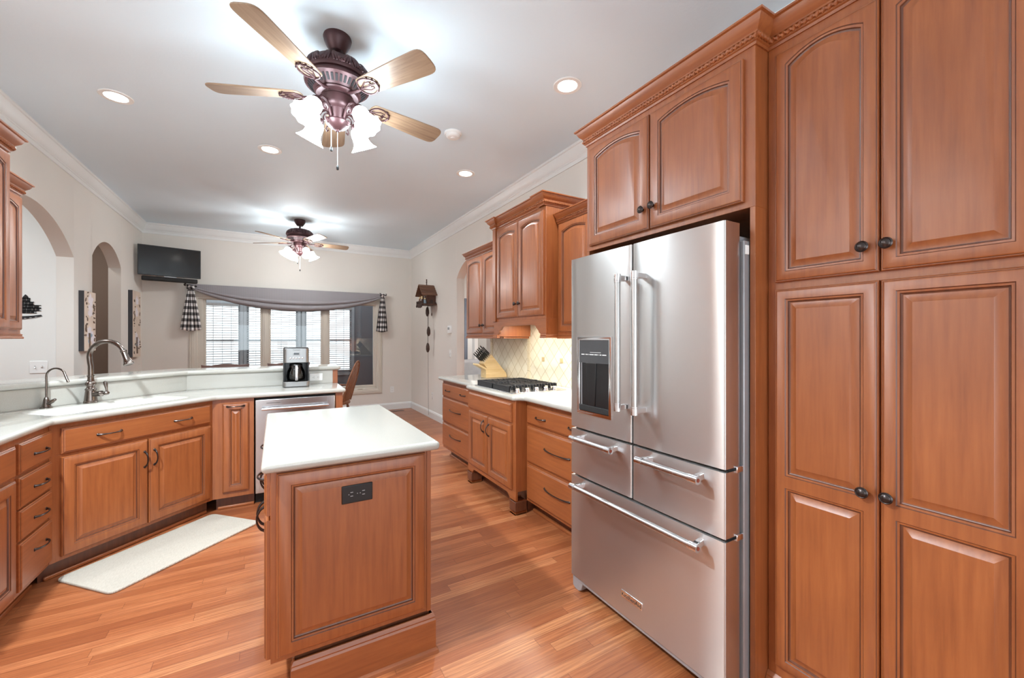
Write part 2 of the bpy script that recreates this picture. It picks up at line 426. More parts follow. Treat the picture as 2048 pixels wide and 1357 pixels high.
def slab(name, polys, z0, z1, mat, parent=None, bev=0.0):
    """flat slab from outlines (first outer, then holes) with rounded edges"""
    cu = bpy.data.curves.new(name, 'CURVE'); cu.dimensions = '2D'; cu.fill_mode = 'BOTH'
    for poly in polys:
        sp = cu.splines.new('POLY'); sp.points.add(len(poly)-1); sp.use_cyclic_u = True
        for p, q in zip(sp.points, poly): p.co = (q[0], q[1], 0, 1)
    h = (z1 - z0)/2; cu.extrude = max(0.0001, h - bev); cu.bevel_depth = bev; cu.bevel_resolution = 4; cu.offset = -bev
    tmp = bpy.data.objects.new('tmp', cu); COL.objects.link(tmp)
    dg = bpy.context.evaluated_depsgraph_get(); dg.update()
    me = bpy.data.meshes.new_from_object(tmp.evaluated_get(dg)); me.name = name
    bpy.data.objects.remove(tmp); bpy.data.curves.remove(cu)
    bm = bmesh.new(); bm.from_mesh(me); bmesh.ops.remove_doubles(bm, verts=bm.verts, dist=1e-5)
    bmesh.ops.recalc_face_normals(bm, faces=bm.faces)
    for v in bm.verts: v.co.z += (z0+z1)/2
    bm.to_mesh(me); bm.free()
    me.polygons.foreach_set('use_smooth', [True]*len(me.polygons)); me.set_sharp_from_angle(angle=radians(40))
    me.materials.clear(); me.materials.append(M[mat])
    o = bpy.data.objects.new(name, me); COL.objects.link(o)
    if parent: o.parent = parent
    return o
def rounded(poly, rs, n=6):
    out = []; k = len(poly)
    for i in range(k):
        p = Vector(poly[i]).to_2d(); a = Vector(poly[i-1]).to_2d(); b = Vector(poly[(i+1) % k]).to_2d()
        r = rs[i] if isinstance(rs, (list, tuple)) else rs
        if r <= 0: out.append(tuple(p)); continue
        da = (a-p).normalized(); db = (b-p).normalized()
        th = math.acos(max(-1, min(1, da.dot(db)))); tl = r / tan(th/2)
        tl = min(tl, (a-p).length*0.45, (b-p).length*0.45)
        for j in range(n+1):
            t = j/n; q = (p+da*tl)*(1-t)**2 + p*2*t*(1-t) + (p+db*tl)*t**2; out.append(tuple(q))
    return out
def text_mb(txt, size, depth=0.0006, align='CENTER', spacing=1.0):
    cu = bpy.data.curves.new('txt', 'FONT'); cu.body = txt; cu.size = size; cu.extrude = depth; cu.align_x = align; cu.align_y = 'CENTER'; cu.space_character = spacing
    cu.resolution_u = 2
    tmp = bpy.data.objects.new('tmp', cu); COL.objects.link(tmp)
    dg = bpy.context.evaluated_depsgraph_get(); dg.update()
    me = bpy.data.meshes.new_from_object(tmp.evaluated_get(dg))
    mb = MB(); mb.add([tuple(v.co) for v in me.vertices], [tuple(p.vertices) for p in me.polygons])
    bpy.data.objects.remove(tmp); bpy.data.curves.remove(cu); bpy.data.meshes.remove(me)
    return mb
# ------------------------------------------------------------------ room shell
XL, XR, YB, YF, ZC, TH = -1.67, 2.315, 7.9, -2.6, 3.05, 0.12
def opening_wall(s0, s1, ops, th=TH, H=ZC, N=26):
    """wall in the x-z plane facing -y; ops: (sa, sb, zb, zspring, zapex)"""
    mb = MB(); br = {s0, s1}
    def top(o, s):
        c = (o[0]+o[1])/2; h = (o[1]-o[0])/2; r = o[4]-o[3]
        if r < 1e-6: return o[3]
        R = (h*h + r*r)/(2*r)                                           # segmental arch
        return o[4] - (R - sqrt(max(0, R*R - (s-c)**2)))
    for o in ops:
        br |= {o[0], o[1]}
        if o[4] > o[3]:
            for k in range(1, N): br.add((o[0]+o[1])/2 - (o[1]-o[0])/2*cos(pi*k/N))
    br = sorted(br)
    def quad(a, b, c, d): mb.add([a, b, c, d], [(0, 1, 2, 3)])
    for a, b in zip(br[:-1], br[1:]):
        op = next((o for o in ops if o[0]-1e-9 <= a and b <= o[1]+1e-9), None)
        if not op:
            for y in (0, th): quad((a,y,0),(b,y,0),(b,y,H),(a,y,H))
        else:
            ta, tb = top(op, a), top(op, b)
            for y in (0, th):
                quad((a,y,ta),(b,y,tb),(b,y,H),(a,y,H))
                if op[2] > 0: quad((a,y,0),(b,y,0),(b,y,op[2]),(a,y,op[2]))
            quad((a,0,ta),(b,0,tb),(b,th,tb),(a,th,ta))
            if op[2] > 0: quad((a,0,op[2]),(b,0,op[2]),(b,th,op[2]),(a,th,op[2]))
    for o in ops:
        for s in o[:2]: quad((s,0,o[2]),(s,th,o[2]),(s,th,o[3]),(s,0,o[3]))
    quad((s0,0,H),(s1,0,H),(s1,th,H),(s0,th,H)); quad((s0,0,0),(s0,th,0),(s0,th,H),(s0,0,H)); quad((s1,0,0),(s1,th,0),(s1,th,H),(s1,0,H))
    return mb
def wallobj(name, mb, mat, loc, rz):
    o = mb.build(name, mat, None, ang=20); o.location = loc; o.rotation_euler = (0, 0, radians(rz)); return struct(o)
wallobj('wall_left', opening_wall(YF, YB+TH, [(3.92, 5.543, 0, 2.137, 2.475), (6.005, 6.955, 0, 2.240, 2.465)]), 'wall', (XL, 0, 0), 90)
wallobj('wall_right', opening_wall(-YB-TH, -YF, [(-5.60, -4.63, 0, 2.235, 2.46)]), 'wall', (XR, 0, 0), -90)
wallobj('wall_back', opening_wall(XL, XR, [(-0.99, 1.625, 0.43, 2.0, 2.0)]), 'wall', (0, YB, 0), 0)
wallobj('wall_front', opening_wall(-XR-TH, -XL+TH, [(-2.0, 1.2, 0.08, 2.35, 2.35)]), 'wall', (0, YF, 0), 180)
struct(MB().box(-5.4, 6.6, YF-0.2, 11.2, -0.12, 0).build('floor', 'floor'))
struct(MB().box(XL-TH, XR+TH, YF-TH, YB+TH, ZC, ZC+0.1).build('ceiling', 'ceiling'))
# dining room and hall behind the arches of the left wall
struct(MB().box(-5.4, XL-TH, 5.547, 5.667, 0, ZC).build('wall_dining', 'wall_white'))
struct(MB().box(-5.4, -5.3, 1.0, 5.547, 0, ZC).build('wall_dining_far', 'wall_white'))
struct(MB().box(-5.4, XL-TH, 0.9, 1.0, 0, ZC).build('wall_dining_near', 'wall_white'))
struct(MB().box(-5.4, XL-TH, 0.9, 8.02, ZC, ZC+0.1).build('ceiling_dining', 'ceiling'))
struct(MB().box(-2.9, -2.8, 5.667, 8.02, 0, ZC).build('wall_hall', 'taupe'))
struct(MB().box(-2.8, XL-TH, 7.92, 8.02, 0, ZC).build('wall_hall_end', 'taupe'))
# living room behind the arch of the right wall
struct(MB().box(6.5, 6.6, 2.5, 9.6, 0, ZC).build('wall_living_far', 'wall_white'))
struct(opening_wall(XR+TH, 6.5, [(3.70, 4.17, 0, 2.05, 2.05)]).xf(Matrix.Translation((0, 9.0, 0))).build('wall_living', 'wall_white', ang=20))
struct(MB().box(XR+TH, 6.5, 10.4, 10.5, 0, ZC).build('wall_living_passage', 'wall'))
struct(MB().box(XR+TH, 6.5, 2.4, 2.5, 0, ZC).build('wall_living_near', 'wall_white'))
struct(MB().box(XR+TH, 6.6, 2.4, 10.5, ZC, ZC+0.1).build('ceiling_living', 'ceiling'))
mb = MB()
for x in (3.61, 4.17): mb.box(x, x+0.09, 8.975, 9.0, 0, 2.05)
mb.box(3.61, 4.26, 8.975, 9.0, 2.05, 2.14)
struct(mb.build('trim_living_door', 'trim', bevel=0.004))
# crown mouldings, baseboards
CR = [(0, -0.150), (0.010, -0.150), (0.012, -0.118), (0.018, -0.112), (0.018, -0.104), (0.024, -0.098), (0.040, -0.070), (0.052, -0.036), (0.056, -0.024), (0.064, -0.020), (0.066, -0.006), (0.066, 0)]
CR = [(o, ZC+z) for o, z in CR]
struct(sweep(MB(), [(XL, YF), (XL, YB), (XR, YB), (XR, YF)], CR).build('trim_crown', 'trim', ang=25))
BB = [(0, 0), (0.016, 0), (0.016, 0.098), (0.012, 0.104), (0.012, 0.110), (0.006, 0.122), (0, 0.128)]
struct(sweep(MB(), [(XL, 6.955), (XL, YB), (XR, YB), (XR, 5.60)], BB).build('baseboard_back', 'trim', ang=25))
struct(sweep(MB(), [(XL, 5.547), (XL, 6.005)], BB).build('baseboard_left', 'trim', ang=25))
# ------------------------------------------------------------------ breakfast-room window in the back wall
w = sempty('window_1', (0, YB, 0))
OX = [(-0.915, -0.195), (-0.045, 0.71), (0.855, 1.60)]; WZ0, WZ1 = 0.49, 1.958
mb = MB()
cz0, cz1 = 0.325, 2.075; cx0, cx1 = -1.125, 1.757
prof = [(0, 0), (0.0, -0.012), (0.012, -0.020), (0.03, -0.020), (0.034, -0.026), (0.072, -0.026), (0.080, -0.020), (0.1, -0.018), (0.105, -0.012), (0.115, 0)]
L = []
for o, y in prof: L.append([(cx0+o, y, cz0+o), (cx1-o, y, cz0+o), (cx1-o, y, cz1-o), (cx0+o, y, cz1-o)])
mb.loft(L)
mb.build('window_casing', 'casing', w, ang=25)
mb = MB()
mb.box(cx0+0.11, OX[0][0]-0.03, -0.004, 0.10, cz0+0.11, cz1-0.11); mb.box(OX[2][1]+0.03, cx1-0.11, -0.004, 0.10, cz0+0.11, cz1-0.11)
mb.box(cx0+0.11, cx1-0.11, -0.004, 0.10, cz0+0.11, WZ0-0.03); mb.box(cx0+0.11, cx1-0.11, -0.004, 0.10, WZ1+0.03, cz1-0.11)
for a, b in ((OX[0][1], OX[1][0]), (OX[1][1], OX[2][0])):
    mb.box(a+0.03, b-0.03, -0.006, 0.10, WZ0-0.03, WZ1+0.03); c = (a+b)/2
    mb.box(c-0.028, c+0.028, -0.014, 0.0, WZ0-0.03, WZ1+0.03); mb.box(c-0.016, c+0.016, -0.02, 0.0, WZ0-0.03, WZ1+0.03)
mb.build('window_frame', 'casing', w, bevel=0.003)
for a, b in OX:
    L = []
    for o, y in ((-0.03, 0.05), (-0.03, 0.012), (-0.022, 0.008), (-0.008, 0.008), (0, 0.016), (0, 0.05)):
        L.append([(a+o, y, WZ0+o), (b-o, y, WZ0+o), (b-o, y, WZ1-o), (a+o, y, WZ1-o)])
    sh = MB().loft(L).build('sash', 'casing', w, ang=25)
    MB().box(a-0.002, b+0.002, 0.03, 0.036, WZ0-0.002, WZ1+0.002).build('pane', 'glass', sh)
    mb = MB().box(b-0.30, b-0.17, -0.012, 0.008, WZ0-0.075, WZ0-0.06).box(b-0.28, b-0.19, -0.03, -0.01, WZ0-0.068, WZ0-0.055)
    mb.build('crank_handle', 'casing', sh, bevel=0.003)
# ------------------------------------------------------------------ sun porch behind the window
PY = 9.5
struct(opening_wall(-3.0, 2.42, [(-1.42, -0.57, 0.62, 2.02, 2.02), (-0.455, 0.418, 0.62, 2.02, 2.02), (0.555, 1.463, 0.62, 2.02, 2.02)], H=2.6).xf(Matrix.Translation((0, PY, 0))).build('wall_porch', 'porch', ang=20))
struct(MB().box(2.3, 2.42, YB+TH, PY, 0, 2.6).build('wall_porch_right', 'porch'))
PW = [(-1.42, -0.57, 'left'), (-0.455, 0.418, 'middle'), (0.555, 1.463, 'right')]
for i, (a, b, nm) in enumerate(PW):
    pw = sempty('window_%d' % (i+2), (0, PY, 0))
    mb = MB()
    for x0, x1 in ((a-0.055, a), (b, b+0.055)): mb.box(x0, x1, -0.02, 0.02, 0.56, 2.08)
    mb.box(a-0.055, b+0.055, -0.02, 0.02, 2.02, 2.08); mb.box(a-0.055, b+0.055, -0.03, 0.02, 0.56, 0.62)
    mb.build('porch_casing', 'sash', pw, bevel=0.004)
    mb = MB()
    mb.box(a, b, 0.04, 0.08, 1.295, 1.335)
    for x0, x1 in ((a, a+0.03), (b-0.03, b)): mb.box(x0, x1, 0.04, 0.08, 0.62, 2.02)
    mb.box(a, b, 0.04, 0.08, 0.62, 0.66); mb.box(a, b, 0.04, 0.08, 1.98, 2.02)
    for k in range(1, 6): x = a + (b-a)*k/6; mb.box(x-0.003, x+0.003, 0.05, 0.066, 0.62, 2.02)
    for z in (0.85, 1.08, 1.55, 1.78): mb.box(a, b, 0.05, 0.066, z-0.003, z+0.003)
    mb.build('porch_sash', 'sash', pw)
    t = thing('window_blind', {'left': 'white slatted blind at the porch window seen through the left pane', 'middle': 'white slatted blind at the porch window seen through the middle pane', 'right': 'white slatted blind at the porch window beside the dark porch wall'}[nm], 'blind', (0, PY-0.05, 0), 0, 'slatted blinds of the sun porch')
    MB().box(a+0.005, b-0.005, -0.035, 0.02, 1.965, 2.015).build('headrail', 'blind', t, bevel=0.003)
    mb = MB(); nz = 29
    for k in range(nz):
        z = 0.70 + k*(1.95-0.70)/(nz-1)
        mb.add([(a+0.008,-0.024,z-0.007),(b-0.008,-0.024,z-0.007),(b-0.008,0.024,z+0.004),(a+0.008,0.024,z+0.004),(a+0.008,-0.024,z-0.004),(b-0.008,-0.024,z-0.004),(b-0.008,0.024,z+0.008),(a+0.008,0.024,z+0.008)],
               [(0,3,2,1),(4,5,6,7),(0,1,5,4),(1,2,6,5),(2,3,7,6),(3,0,4,7)])
    mb.build('slats', 'blind', t, flat=True)
    MB().box(a+0.008, b-0.008, -0.026, 0.026, 0.655, 0.68).build('bottom_rail', 'blind', t, bevel=0.003)
    mb = MB()
    for k in (0.12, 0.5, 0.88): x = a+(b-a)*k; mb.box(x-0.0012, x+0.0012, -0.028, -0.0255, 0.68, 1.97)
    mb.build('ladder_cord', 'blind', t)
# ------------------------------------------------------------------ cabinet parts
WG = ['wood', 'glaze']; WH = ['wood_h', 'glaze']
def outline(x0, x1, z0, z1, y, drop=0.0, N=16):
    """bottom-left, bottom-right, then the top edge right to left; a segment arch that falls by drop at the sides"""
    P = [(x0, y, z0), (x1, y, z0)]
    for i in range(N+1):
        u = 1 - 2*i/N
        P.append(((x0+x1)/2 + u*(x1-x0)/2, y, z1 - drop*u*u))
    return P
def raised_panel(mb, reg, op, t, drop=0.0, reveal=0.020):
    """one raised panel in the frame region reg=(x0,x1,z0,z1); opening op; face at y=-t"""
    x0, x1, z0, z1 = reg; a0, a1, c0, c1 = op
    def L(o, y): return outline(a0+o, a1-o, c0+o, c1-o, y, drop)
    mb.loft([outline(x0, x1, z0, z1, -t), L(0, -t)])
    mb.loft([L(0, -t), L(0.0025, -t+0.003)], m=1)
    mb.loft([L(0.0025, -t+0.003), L(0.008, -t+0.004)])
    mb.loft([L(0.008, -t+0.004), L(0.010, -t+0.009), L(0.014, -t+0.011)], m=1)
    mb.loft([L(0.014, -t+0.011), L(0.015, -t+0.011), L(0.015+reveal, -t+0.0012)])
    mb.loft([L(0.015+reveal, -t+0.0012), L(0.0165+reveal, -t+0.0002)], cap1=True)
def edge_loops(mb, w, h, t, e=0.010):
    def R(o, y): return outline(o, w-o, o, h-o, y)
    mb.loft([R(0, 0), R(0, -t+0.008)], cap0=True)
    mb.loft([R(0, -t+0.008), R(0.003, -t+0.004), R(0.0045, -t+0.004)], m=0)
    mb.loft([R(0.0045, -t+0.004), R(0.006, -t+0.002)], m=1)
    mb.loft([R(0.006, -t+0.002), R(e, -t)])
def door_mb(w, h, fw=0.052, arch=0.0, split=None, t=0.02, fwt=None):
    fwt = fwt or fw
    mb = MB(); e = 0.010; edge_loops(mb, w, h, t, e)
    if split is None:
        raised_panel(mb, (e, w-e, e, h-e), (fw, w-fw, fw, h-fwt), t, arch)
    else:
        raised_panel(mb, (e, w-e, e, split), (fw, w-fw, fw, split-fw*0.6), t)
        raised_panel(mb, (e, w-e, split, h-e), (fw, w-fw, split+fw*0.6, h-fw), t)
    return mb
def drawer_mb(w, h, t=0.02):
    mb = MB(); e = 0.012
    def R(o, y): return outline(o, w-o, o, h-o, y)
    mb.loft([R(0, 0), R(0, -t+0.008)], cap0=True); mb.loft([R(0, -t+0.008), R(0.004, -t+0.0045), R(0.006, -t+0.0045)])
    mb.loft([R(0.006, -t+0.0045), R(0.0075, -t+0.003)], m=1); mb.loft([R(0.0075, -t+0.003), R(e, -t), R(0.05 if min(w, h) > 0.12 else 0.03, -t)], cap1=True)
    return mb
def pull_mb(L=0.12, out=0.028, vertical=False):
    n = 15; path = []; rad = []
    for i in range(n):
        u = i/(n-1); path.append(((u-0.5)*L, -out*(sin(pi*u)**0.55), 0)); k = abs(2*u-1); rad.append(0.0036 + 0.0030*k**2)
    mb = MB().tube(path, rad, 8)
    for sx in (-1, 1): mb.lathe([(0.0085, 0.0), (0.0085, 0.002), (0.006, 0.005)], Matrix.Translation((sx*L/2, 0, 0)) @ Matrix.Rotation(radians(90), 4, 'X'), 10)
    if vertical: mb.xf(Matrix.Rotation(radians(90), 4, 'Y'))
    return mb
def knob_mb():
    return MB().lathe([(0.007, 0), (0.006, 0.008), (0.0075, 0.013), (0.0165, 0.016), (0.0175, 0.020), (0.0145, 0.0235), (0.013, 0.0225), (0.011, 0.0245), (0.004, 0.0275), (0.0, 0.0278)], Matrix.Rotation(radians(90), 4, 'X'), 20)
def put(o, x, y, z): o.location = (x, y, z); return o
def add_door(root, x0, x1, z0, z1, arch=0.0, fw=0.052, split=None, knob=None, pull=None, name='door', fwt=None):
    d = put(door_mb(x1-x0, z1-z0, fw, arch, split, 0.02, fwt).build(name, WG, root, ang=28), x0, 0, z0)
    if knob: put(knob_mb().build('knob', 'bronze', d), knob[0]-x0, -0.02, knob[1]-z0)
    if pull: put(pull_mb(0.10, 0.03, True).build('handle', 'bronze', d), pull[0]-x0, -0.02, pull[1]-z0)
    return d
def add_drawer(root, x0, x1, z0, z1, pulls=(), L=0.12, name='drawer'):
    d = put(drawer_mb(x1-x0, z1-z0).build(name, WH, root, ang=28), x0, 0, z0)
    for px, pz in pulls: put(pull_mb(L).build('handle', 'bronze', d), px-x0, -0.02, pz-z0)
    return d
CROWN = [(0.0, 0.0), (0.006, 0.0), (0.008, 0.010), (0.014, 0.013), (0.014, 0.018), (0.012, 0.034), (0.018, 0.037), (0.018, 0.044), (0.024, 0.050), (0.036, 0.062), (0.044, 0.078), (0.046, 0.084), (0.055, 0.087), (0.055, 0.095), (0.0, 0.095)]
def add_crown(root, pts, z0, rope=True, sc=1.0):
    o = sweep(MB(), pts, [(a*sc, z0+b*sc) for a, b in CROWN]).build('crown_moulding', 'wood_h', root, ang=25)
    if rope:
        path = [Vector((x, y, z0+0.0265*sc)) for x, y in offset_poly(pts, 0.016*sc)]
        mb = MB()
        for a, b in zip(path[:-1], path[1:]):
            l = (b-a).length; n = max(2, int(l/0.0034)); st = [a + (b-a)*(i/n) for i in range(n+1)]
            ph = [i*l/n*2*pi/0.036 for i in range(n+1)]
            mb.tube(st, 0.0082*sc, 8, twist=lambda i, ang, ph=ph: 1 + 0.36*cos(2*ang - 2*ph[i]))
        mb.build('rope_moulding', 'wood', o, ang=60)
    return o
def base_body(root, w, d=0.60, z0=0.10, z1=0.876, toe=0.075, toe_ends=(0, 0)):
    MB().box(0, w, 0, d, z0, z1).build('cabinet_body', 'wood', root, bevel=0.0015)
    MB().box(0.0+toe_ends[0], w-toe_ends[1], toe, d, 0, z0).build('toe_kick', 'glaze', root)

# ------------------------------------------------------------------ right-hand run (local x towards the camera, y into the wall)
def rwall(name, label, x, ystart, group=None): return thing(name, label, 'cabinet', (x, ystart, 0), -90, group)
# far drawer base: Y 4.52 .. 3.59
t = rwall('base_cabinet', 'three-drawer base cabinet at the far end of the cooktop counter', 1.70, 4.52, 'base cabinets of the cooktop wall')
base_body(t, 0.93, 0.61, toe_ends=(0.06, 0))
Y = lambda y: 4.52 - y
add_drawer(t, Y(4.50), Y(3.615), 0.697, 0.843, [(Y(4.325), 0.768), (Y(3.905), 0.768)], 0.125)
add_drawer(t, Y(4.50), Y(3.615), 0.41, 0.682, [(Y(4.115), 0.565)], 0.30)
add_drawer(t, Y(4.50), Y(3.615), 0.132, 0.39, [(Y(4.115), 0.285)], 0.30)
MB().box(0.055, 0.93, 0.055, 0.075, 0, 0.022).build('shoe_moulding', 'wood_h', t, bevel=0.006)
# cooktop base: Y 3.59 .. 2.70, stands proud on feet
t = rwall('base_cabinet', 'cooktop base cabinet standing proud on bracket feet, two doors', 1.60, 3.59, 'base cabinets of the cooktop wall')
w = 0.89; Y = lambda y: 3.59 - y
MB().box(0, w, 0, 0.71, 0.175, 0.876).build('cabinet_body', 'wood', t, bevel=0.0015)
pl = [(0.0, 0.176), (0.0, 0.09), (0.085, 0.09), (0.10, 0.115), (0.125, 0.135), (0.14, 0.140), (w-0.14, 0.140), (w-0.125, 0.135), (w-0.10, 0.115), (w-0.085, 0.09), (w, 0.09), (w, 0.176)]
MB().prism(pl, 0.0, 0.02, 'y').build('valance', 'wood_h', t, bevel=0.002)
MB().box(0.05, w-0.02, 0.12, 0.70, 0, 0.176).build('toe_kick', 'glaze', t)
for x0, x1 in ((0, 0.085), (w-0.085, w)):
    f = MB().box(x0-0.004, x1+0.004, -0.006, 0.10, 0.024, 0.10).build('foot', 'glaze', t, bevel=0.004)
    sweep(MB(), [(x0-0.004, 0.10), (x0-0.004, -0.006), (x1+0.004, -0.006), (x1+0.004, 0.10)][::-1], [(0, 0), (0.012, 0), (0.012, 0.010), (0.006, 0.018), (0, 0.026)]).build('base_moulding', 'wood_h', f)
    sweep(MB(), [(x0-0.004, 0.10), (x0-0.004, -0.006), (x1+0.004, -0.006), (x1+0.004, 0.10)][::-1], [(0, 0.094), (0.006, 0.096), (0.006, 0.104), (0, 0.11)]).build('cap_moulding', 'wood_h', f)
add_drawer(t, Y(3.536), Y(2.745), 0.705, 0.852)
add_door(t, Y(3.536), Y(3.148), 0.185, 0.684, pull=(Y(3.215), 0.59))
add_door(t, Y(3.138), Y(2.745), 0.185, 0.684, pull=(Y(3.115), 0.575))
# near drawer base: Y 2.70 .. 1.875
t = rwall('base_cabinet', 'three-drawer base cabinet between the cooktop cabinet and the refrigerator', 1.70, 2.70, 'base cabinets of the cooktop wall')
base_body(t, 0.905, 0.61); Y = lambda y: 2.70 - y
add_drawer(t, Y(2.672), Y(1.83), 0.704, 0.843, [(Y(2.48), 0.768), (Y(2.09), 0.768)], 0.118)
add_drawer(t, Y(2.672), Y(1.83), 0.412, 0.682, [(Y(2.285), 0.56)], 0.29)
add_drawer(t, Y(2.672), Y(1.83), 0.125, 0.39, [(Y(2.285), 0.277)], 0.29)
MB().box(0, 0.905, 0.055, 0.075, 0, 0.022).build('shoe_moulding', 'wood_h', t, bevel=0.006)
# countertop
wx = 2.31
poly = [(wx, 1.796), (1.648, 1.796), (1.648, 2.655), (1.628, 2.675), (1.59, 2.69), (1.572, 2.71), (1.572, 3.575), (1.59, 3.60), (1.628, 3.612), (1.648, 3.632), (1.648, 4.56), (wx, 4.56)]
ct = slab('countertop', [rounded(poly, [0, 0, 0.02, 0.02, 0.02, 0.03, 0.03, 0.02, 0.02, 0.02, 0.03, 0], 4)], 0.876, 0.914, 'counter', None, 0.017)
tag(ct, 'white solid-surface countertop under the cooktop and knife block', 'countertop')
# tall refrigerator surround: Y 1.79 .. 0.854
t = rwall('refrigerator_cabinet', 'double arched-door wall cabinet above the steel refrigerator', 1.53, 1.790)
Y = lambda y: 1.790 - y; wf = 1.790 - 0.854
MB().box(0, wf, 0, 0.77, 1.846, 2.45).build('cabinet_body', 'wood', t, bevel=0.0015)
for a in (0, wf-0.020): MB().box(a, a+0.020, 0, 0.77, 0, 1.846).build('side_panel', 'wood', t, bevel=0.001)
add_door(t, Y(1.758), Y(1.338), 1.870, 2.407, 0.026, knob=(Y(1.368), 1.965), fw=0.048, fwt=0.030)
add_door(t, Y(1.330), Y(0.894), 1.870, 2.407, 0.026, knob=(Y(1.308), 1.971), fw=0.048, fwt=0.030)
add_crown(t, [(0, 0.77), (0, 0), (wf, 0), (wf, 0.075)], 2.439, sc=0.956)
# pantry: face X=1.613, Y 0.853 .. 0.16
t = rwall('pantry_cabinet', 'tall four-door pantry cabinet right of the refrigerator', 1.613, 0.853)
Y = lambda y: 0.853 - y; wp = 0.69
MB().box(0, wp, 0, 0.68, 0.10, 2.45).build('cabinet_body', 'wood', t, bevel=0.0015)
MB().box(0, wp, 0.02, 0.68, 0, 0.10).build('toe_kick', 'glaze', t)
sweep(MB(), [(0, -0.001), (wp, -0.001)], [(0, 0), (0.030, 0), (0.028, 0.010), (0.018, 0.020), (0.018, 0.085), (0.012, 0.094), (0.012, 0.100), (0.0, 0.112)]).build('base_moulding', 'wood_h', t)
add_door(t, Y(0.821), Y(0.5207), 1.564, 2.402, 0.034, 0.036, knob=(Y(0.5555), 1.6435), fwt=0.020)
add_door(t, Y(0.516), Y(0.2157), 1.564, 2.402, 0.034, 0.036, knob=(Y(0.4973), 1.6435), fwt=0.020)
add_door(t, Y(0.821), Y(0.5207), 0.155, 1.537, 0, 0.036, 0.840-0.155, knob=(Y(0.5555), 0.880))
add_door(t, Y(0.516), Y(0.2157), 0.155, 1.537, 0, 0.036, 0.840-0.155, knob=(Y(0.4973), 0.882))
add_crown(t, [(0.0, 0), (wp, 0)], 2.439, sc=0.956)
# upper cabinets on the cooktop wall
def upper(label, x, y0, y1, z0, z1, d, doors, arch, fw, knobs, crown_pts, rail=True, group='wall cabinets of the cooktop wall'):
    t = rwall('wall_cabinet', label, x, y0, group); w = y0 - y1
    MB().box(0, w, 0, d-0.013, z0, z1).build('cabinet_body', 'wood', t, bevel=0.0015)
    for (a, b, c0, c1), kn in zip(doors, knobs): add_door(t, y0-a, y0-b, c0, c1, arch, fw, knob=(y0-kn[0], kn[1]) if kn else None, fwt=0.04)
    return t
RAIL = [(0, 0), (0.010, 0), (0.012, 0.006), (0.010, 0.013), (0.006, 0.015), (0.006, 0.022), (0.008, 0.026), (0.0, 0.032)]
t = upper('arched-door wall cabinet between the hood cabinet and the refrigerator cabinet', 2.00, 2.70, 1.794, 1.385, 2.30, 0.31,
          [(2.672, 2.29, 1.41, 2.275), (2.28, 1.83, 1.41, 2.275)], 0.025, 0.045, [(2.315, 1.50), (2.255, 1.50)], None)
add_crown(t, [(0, 0), (0.904, 0)], 2.285, sc=0.85)
sweep(MB(), [(0, 0), (0.905, 0)], [(o, 1.355+z) for o, z in RAIL]).build('light_rail', 'wood_h', t)
t = upper('two-door arched wall cabinet left of the hood, beside the archway', 2.00, 4.52, 3.605, 1.385, 2.30, 0.31,
          [(4.495, 4.068, 1.41, 2.275), (4.058, 3.632, 1.41, 2.275)], 0.025, 0.045, [(4.10, 1.50), (4.026, 1.50)], None)
add_crown(t, [(0, 0.30), (0, 0), (0.912, 0)], 2.285, sc=0.85)
sweep(MB(), [(0, 0.30), (0, 0), (0.914, 0), (0.914, 0.30)], [(o*0.9, 1.355+z) for o, z in RAIL]).build('light_rail', 'wood_h', t)
# hood cabinet
t = rwall('hood_cabinet', 'tall two-door hood cabinet with scalloped valance over the cooktop', 1.885, 3.603)
w = 0.90; Y = lambda y: 3.603 - y
mb = MB().box(0, w, 0, 0.415, 1.52, 2.44)
mb.build('cabinet_body', 'wood', t, bevel=0.0015)
for a in (0, w-0.022): MB().box(a, a+0.022, 0.02, 0.415, 1.375, 1.52).build('side_panel', 'wood', t, bevel=0.001)
v0 = 1.375; v = [(0, 1.52), (0, v0), (0.07, v0), (0.078, v0+0.02)]
for k in range(7): a = radians(-90+15*k); v.append((0.115-0.037+0.037*cos(a)*1.0+0.0, v0+0.057+0.037*sin(a)))
v += [(0.135, v0+0.062), (0.165, v0+0.090), (0.19, v0+0.096), (w-0.19, v0+0.096), (w-0.165, v0+0.090), (w-0.135, v0+0.062)]
for k in range(7): a = radians(180+90-15*k); v.append((w-0.115+0.037+0.037*cos(a), v0+0.057+0.037*sin(a)))
v += [(w-0.078, v0+0.02), (w-0.07, v0), (w, v0), (w, 1.52)]
vv = []
for p in v:
    if not vv or (abs(p[0]-vv[-1][0]) + abs(p[1]-vv[-1][1])) > 1e-4: vv.append(p)
MB().prism(vv, 0, 0.02, 'y').build('valance', 'wood_h', t, bevel=0.0015)
for x0 in (0, w-0.07):
    sweep(MB(), [(x0, 0.30 if x0 == 0 else 0.02), (x0, 0), (x0+0.07, 0), (x0+0.07, 0.02 if x0 == 0 else 0.30)], [(o*0.8, 1.36+z) for o, z in RAIL]).build('light_rail', 'wood_h', t)
MB().box(0.05, w-0.05, 0.05, 0.40, 1.50, 1.52).build('hood_liner', 'steel_flat', t, bevel=0.003)
add_door(t, Y(3.515), Y(3.122), 1.548, 2.395, 0.024, 0.045,  knob=(Y(3.152), 1.665))
add_door(t, Y(3.112), Y(2.725), 1.548, 2.395, 0.024, 0.045,  knob=(Y(3.083), 1.665))
# crown breaks forward over both end posts
add_crown(t, [(0, 0.42), (0, -0.018), (0.075, -0.018), (0.075, 0.0), (w-0.075, 0.0), (w-0.075, -0.018), (w, -0.018), (w, 0.42)], 2.425)
MB().box(0, 0.06, -0.016, 0, 1.52, 2.43).build('end_post', 'wood', t, bevel=0.002)
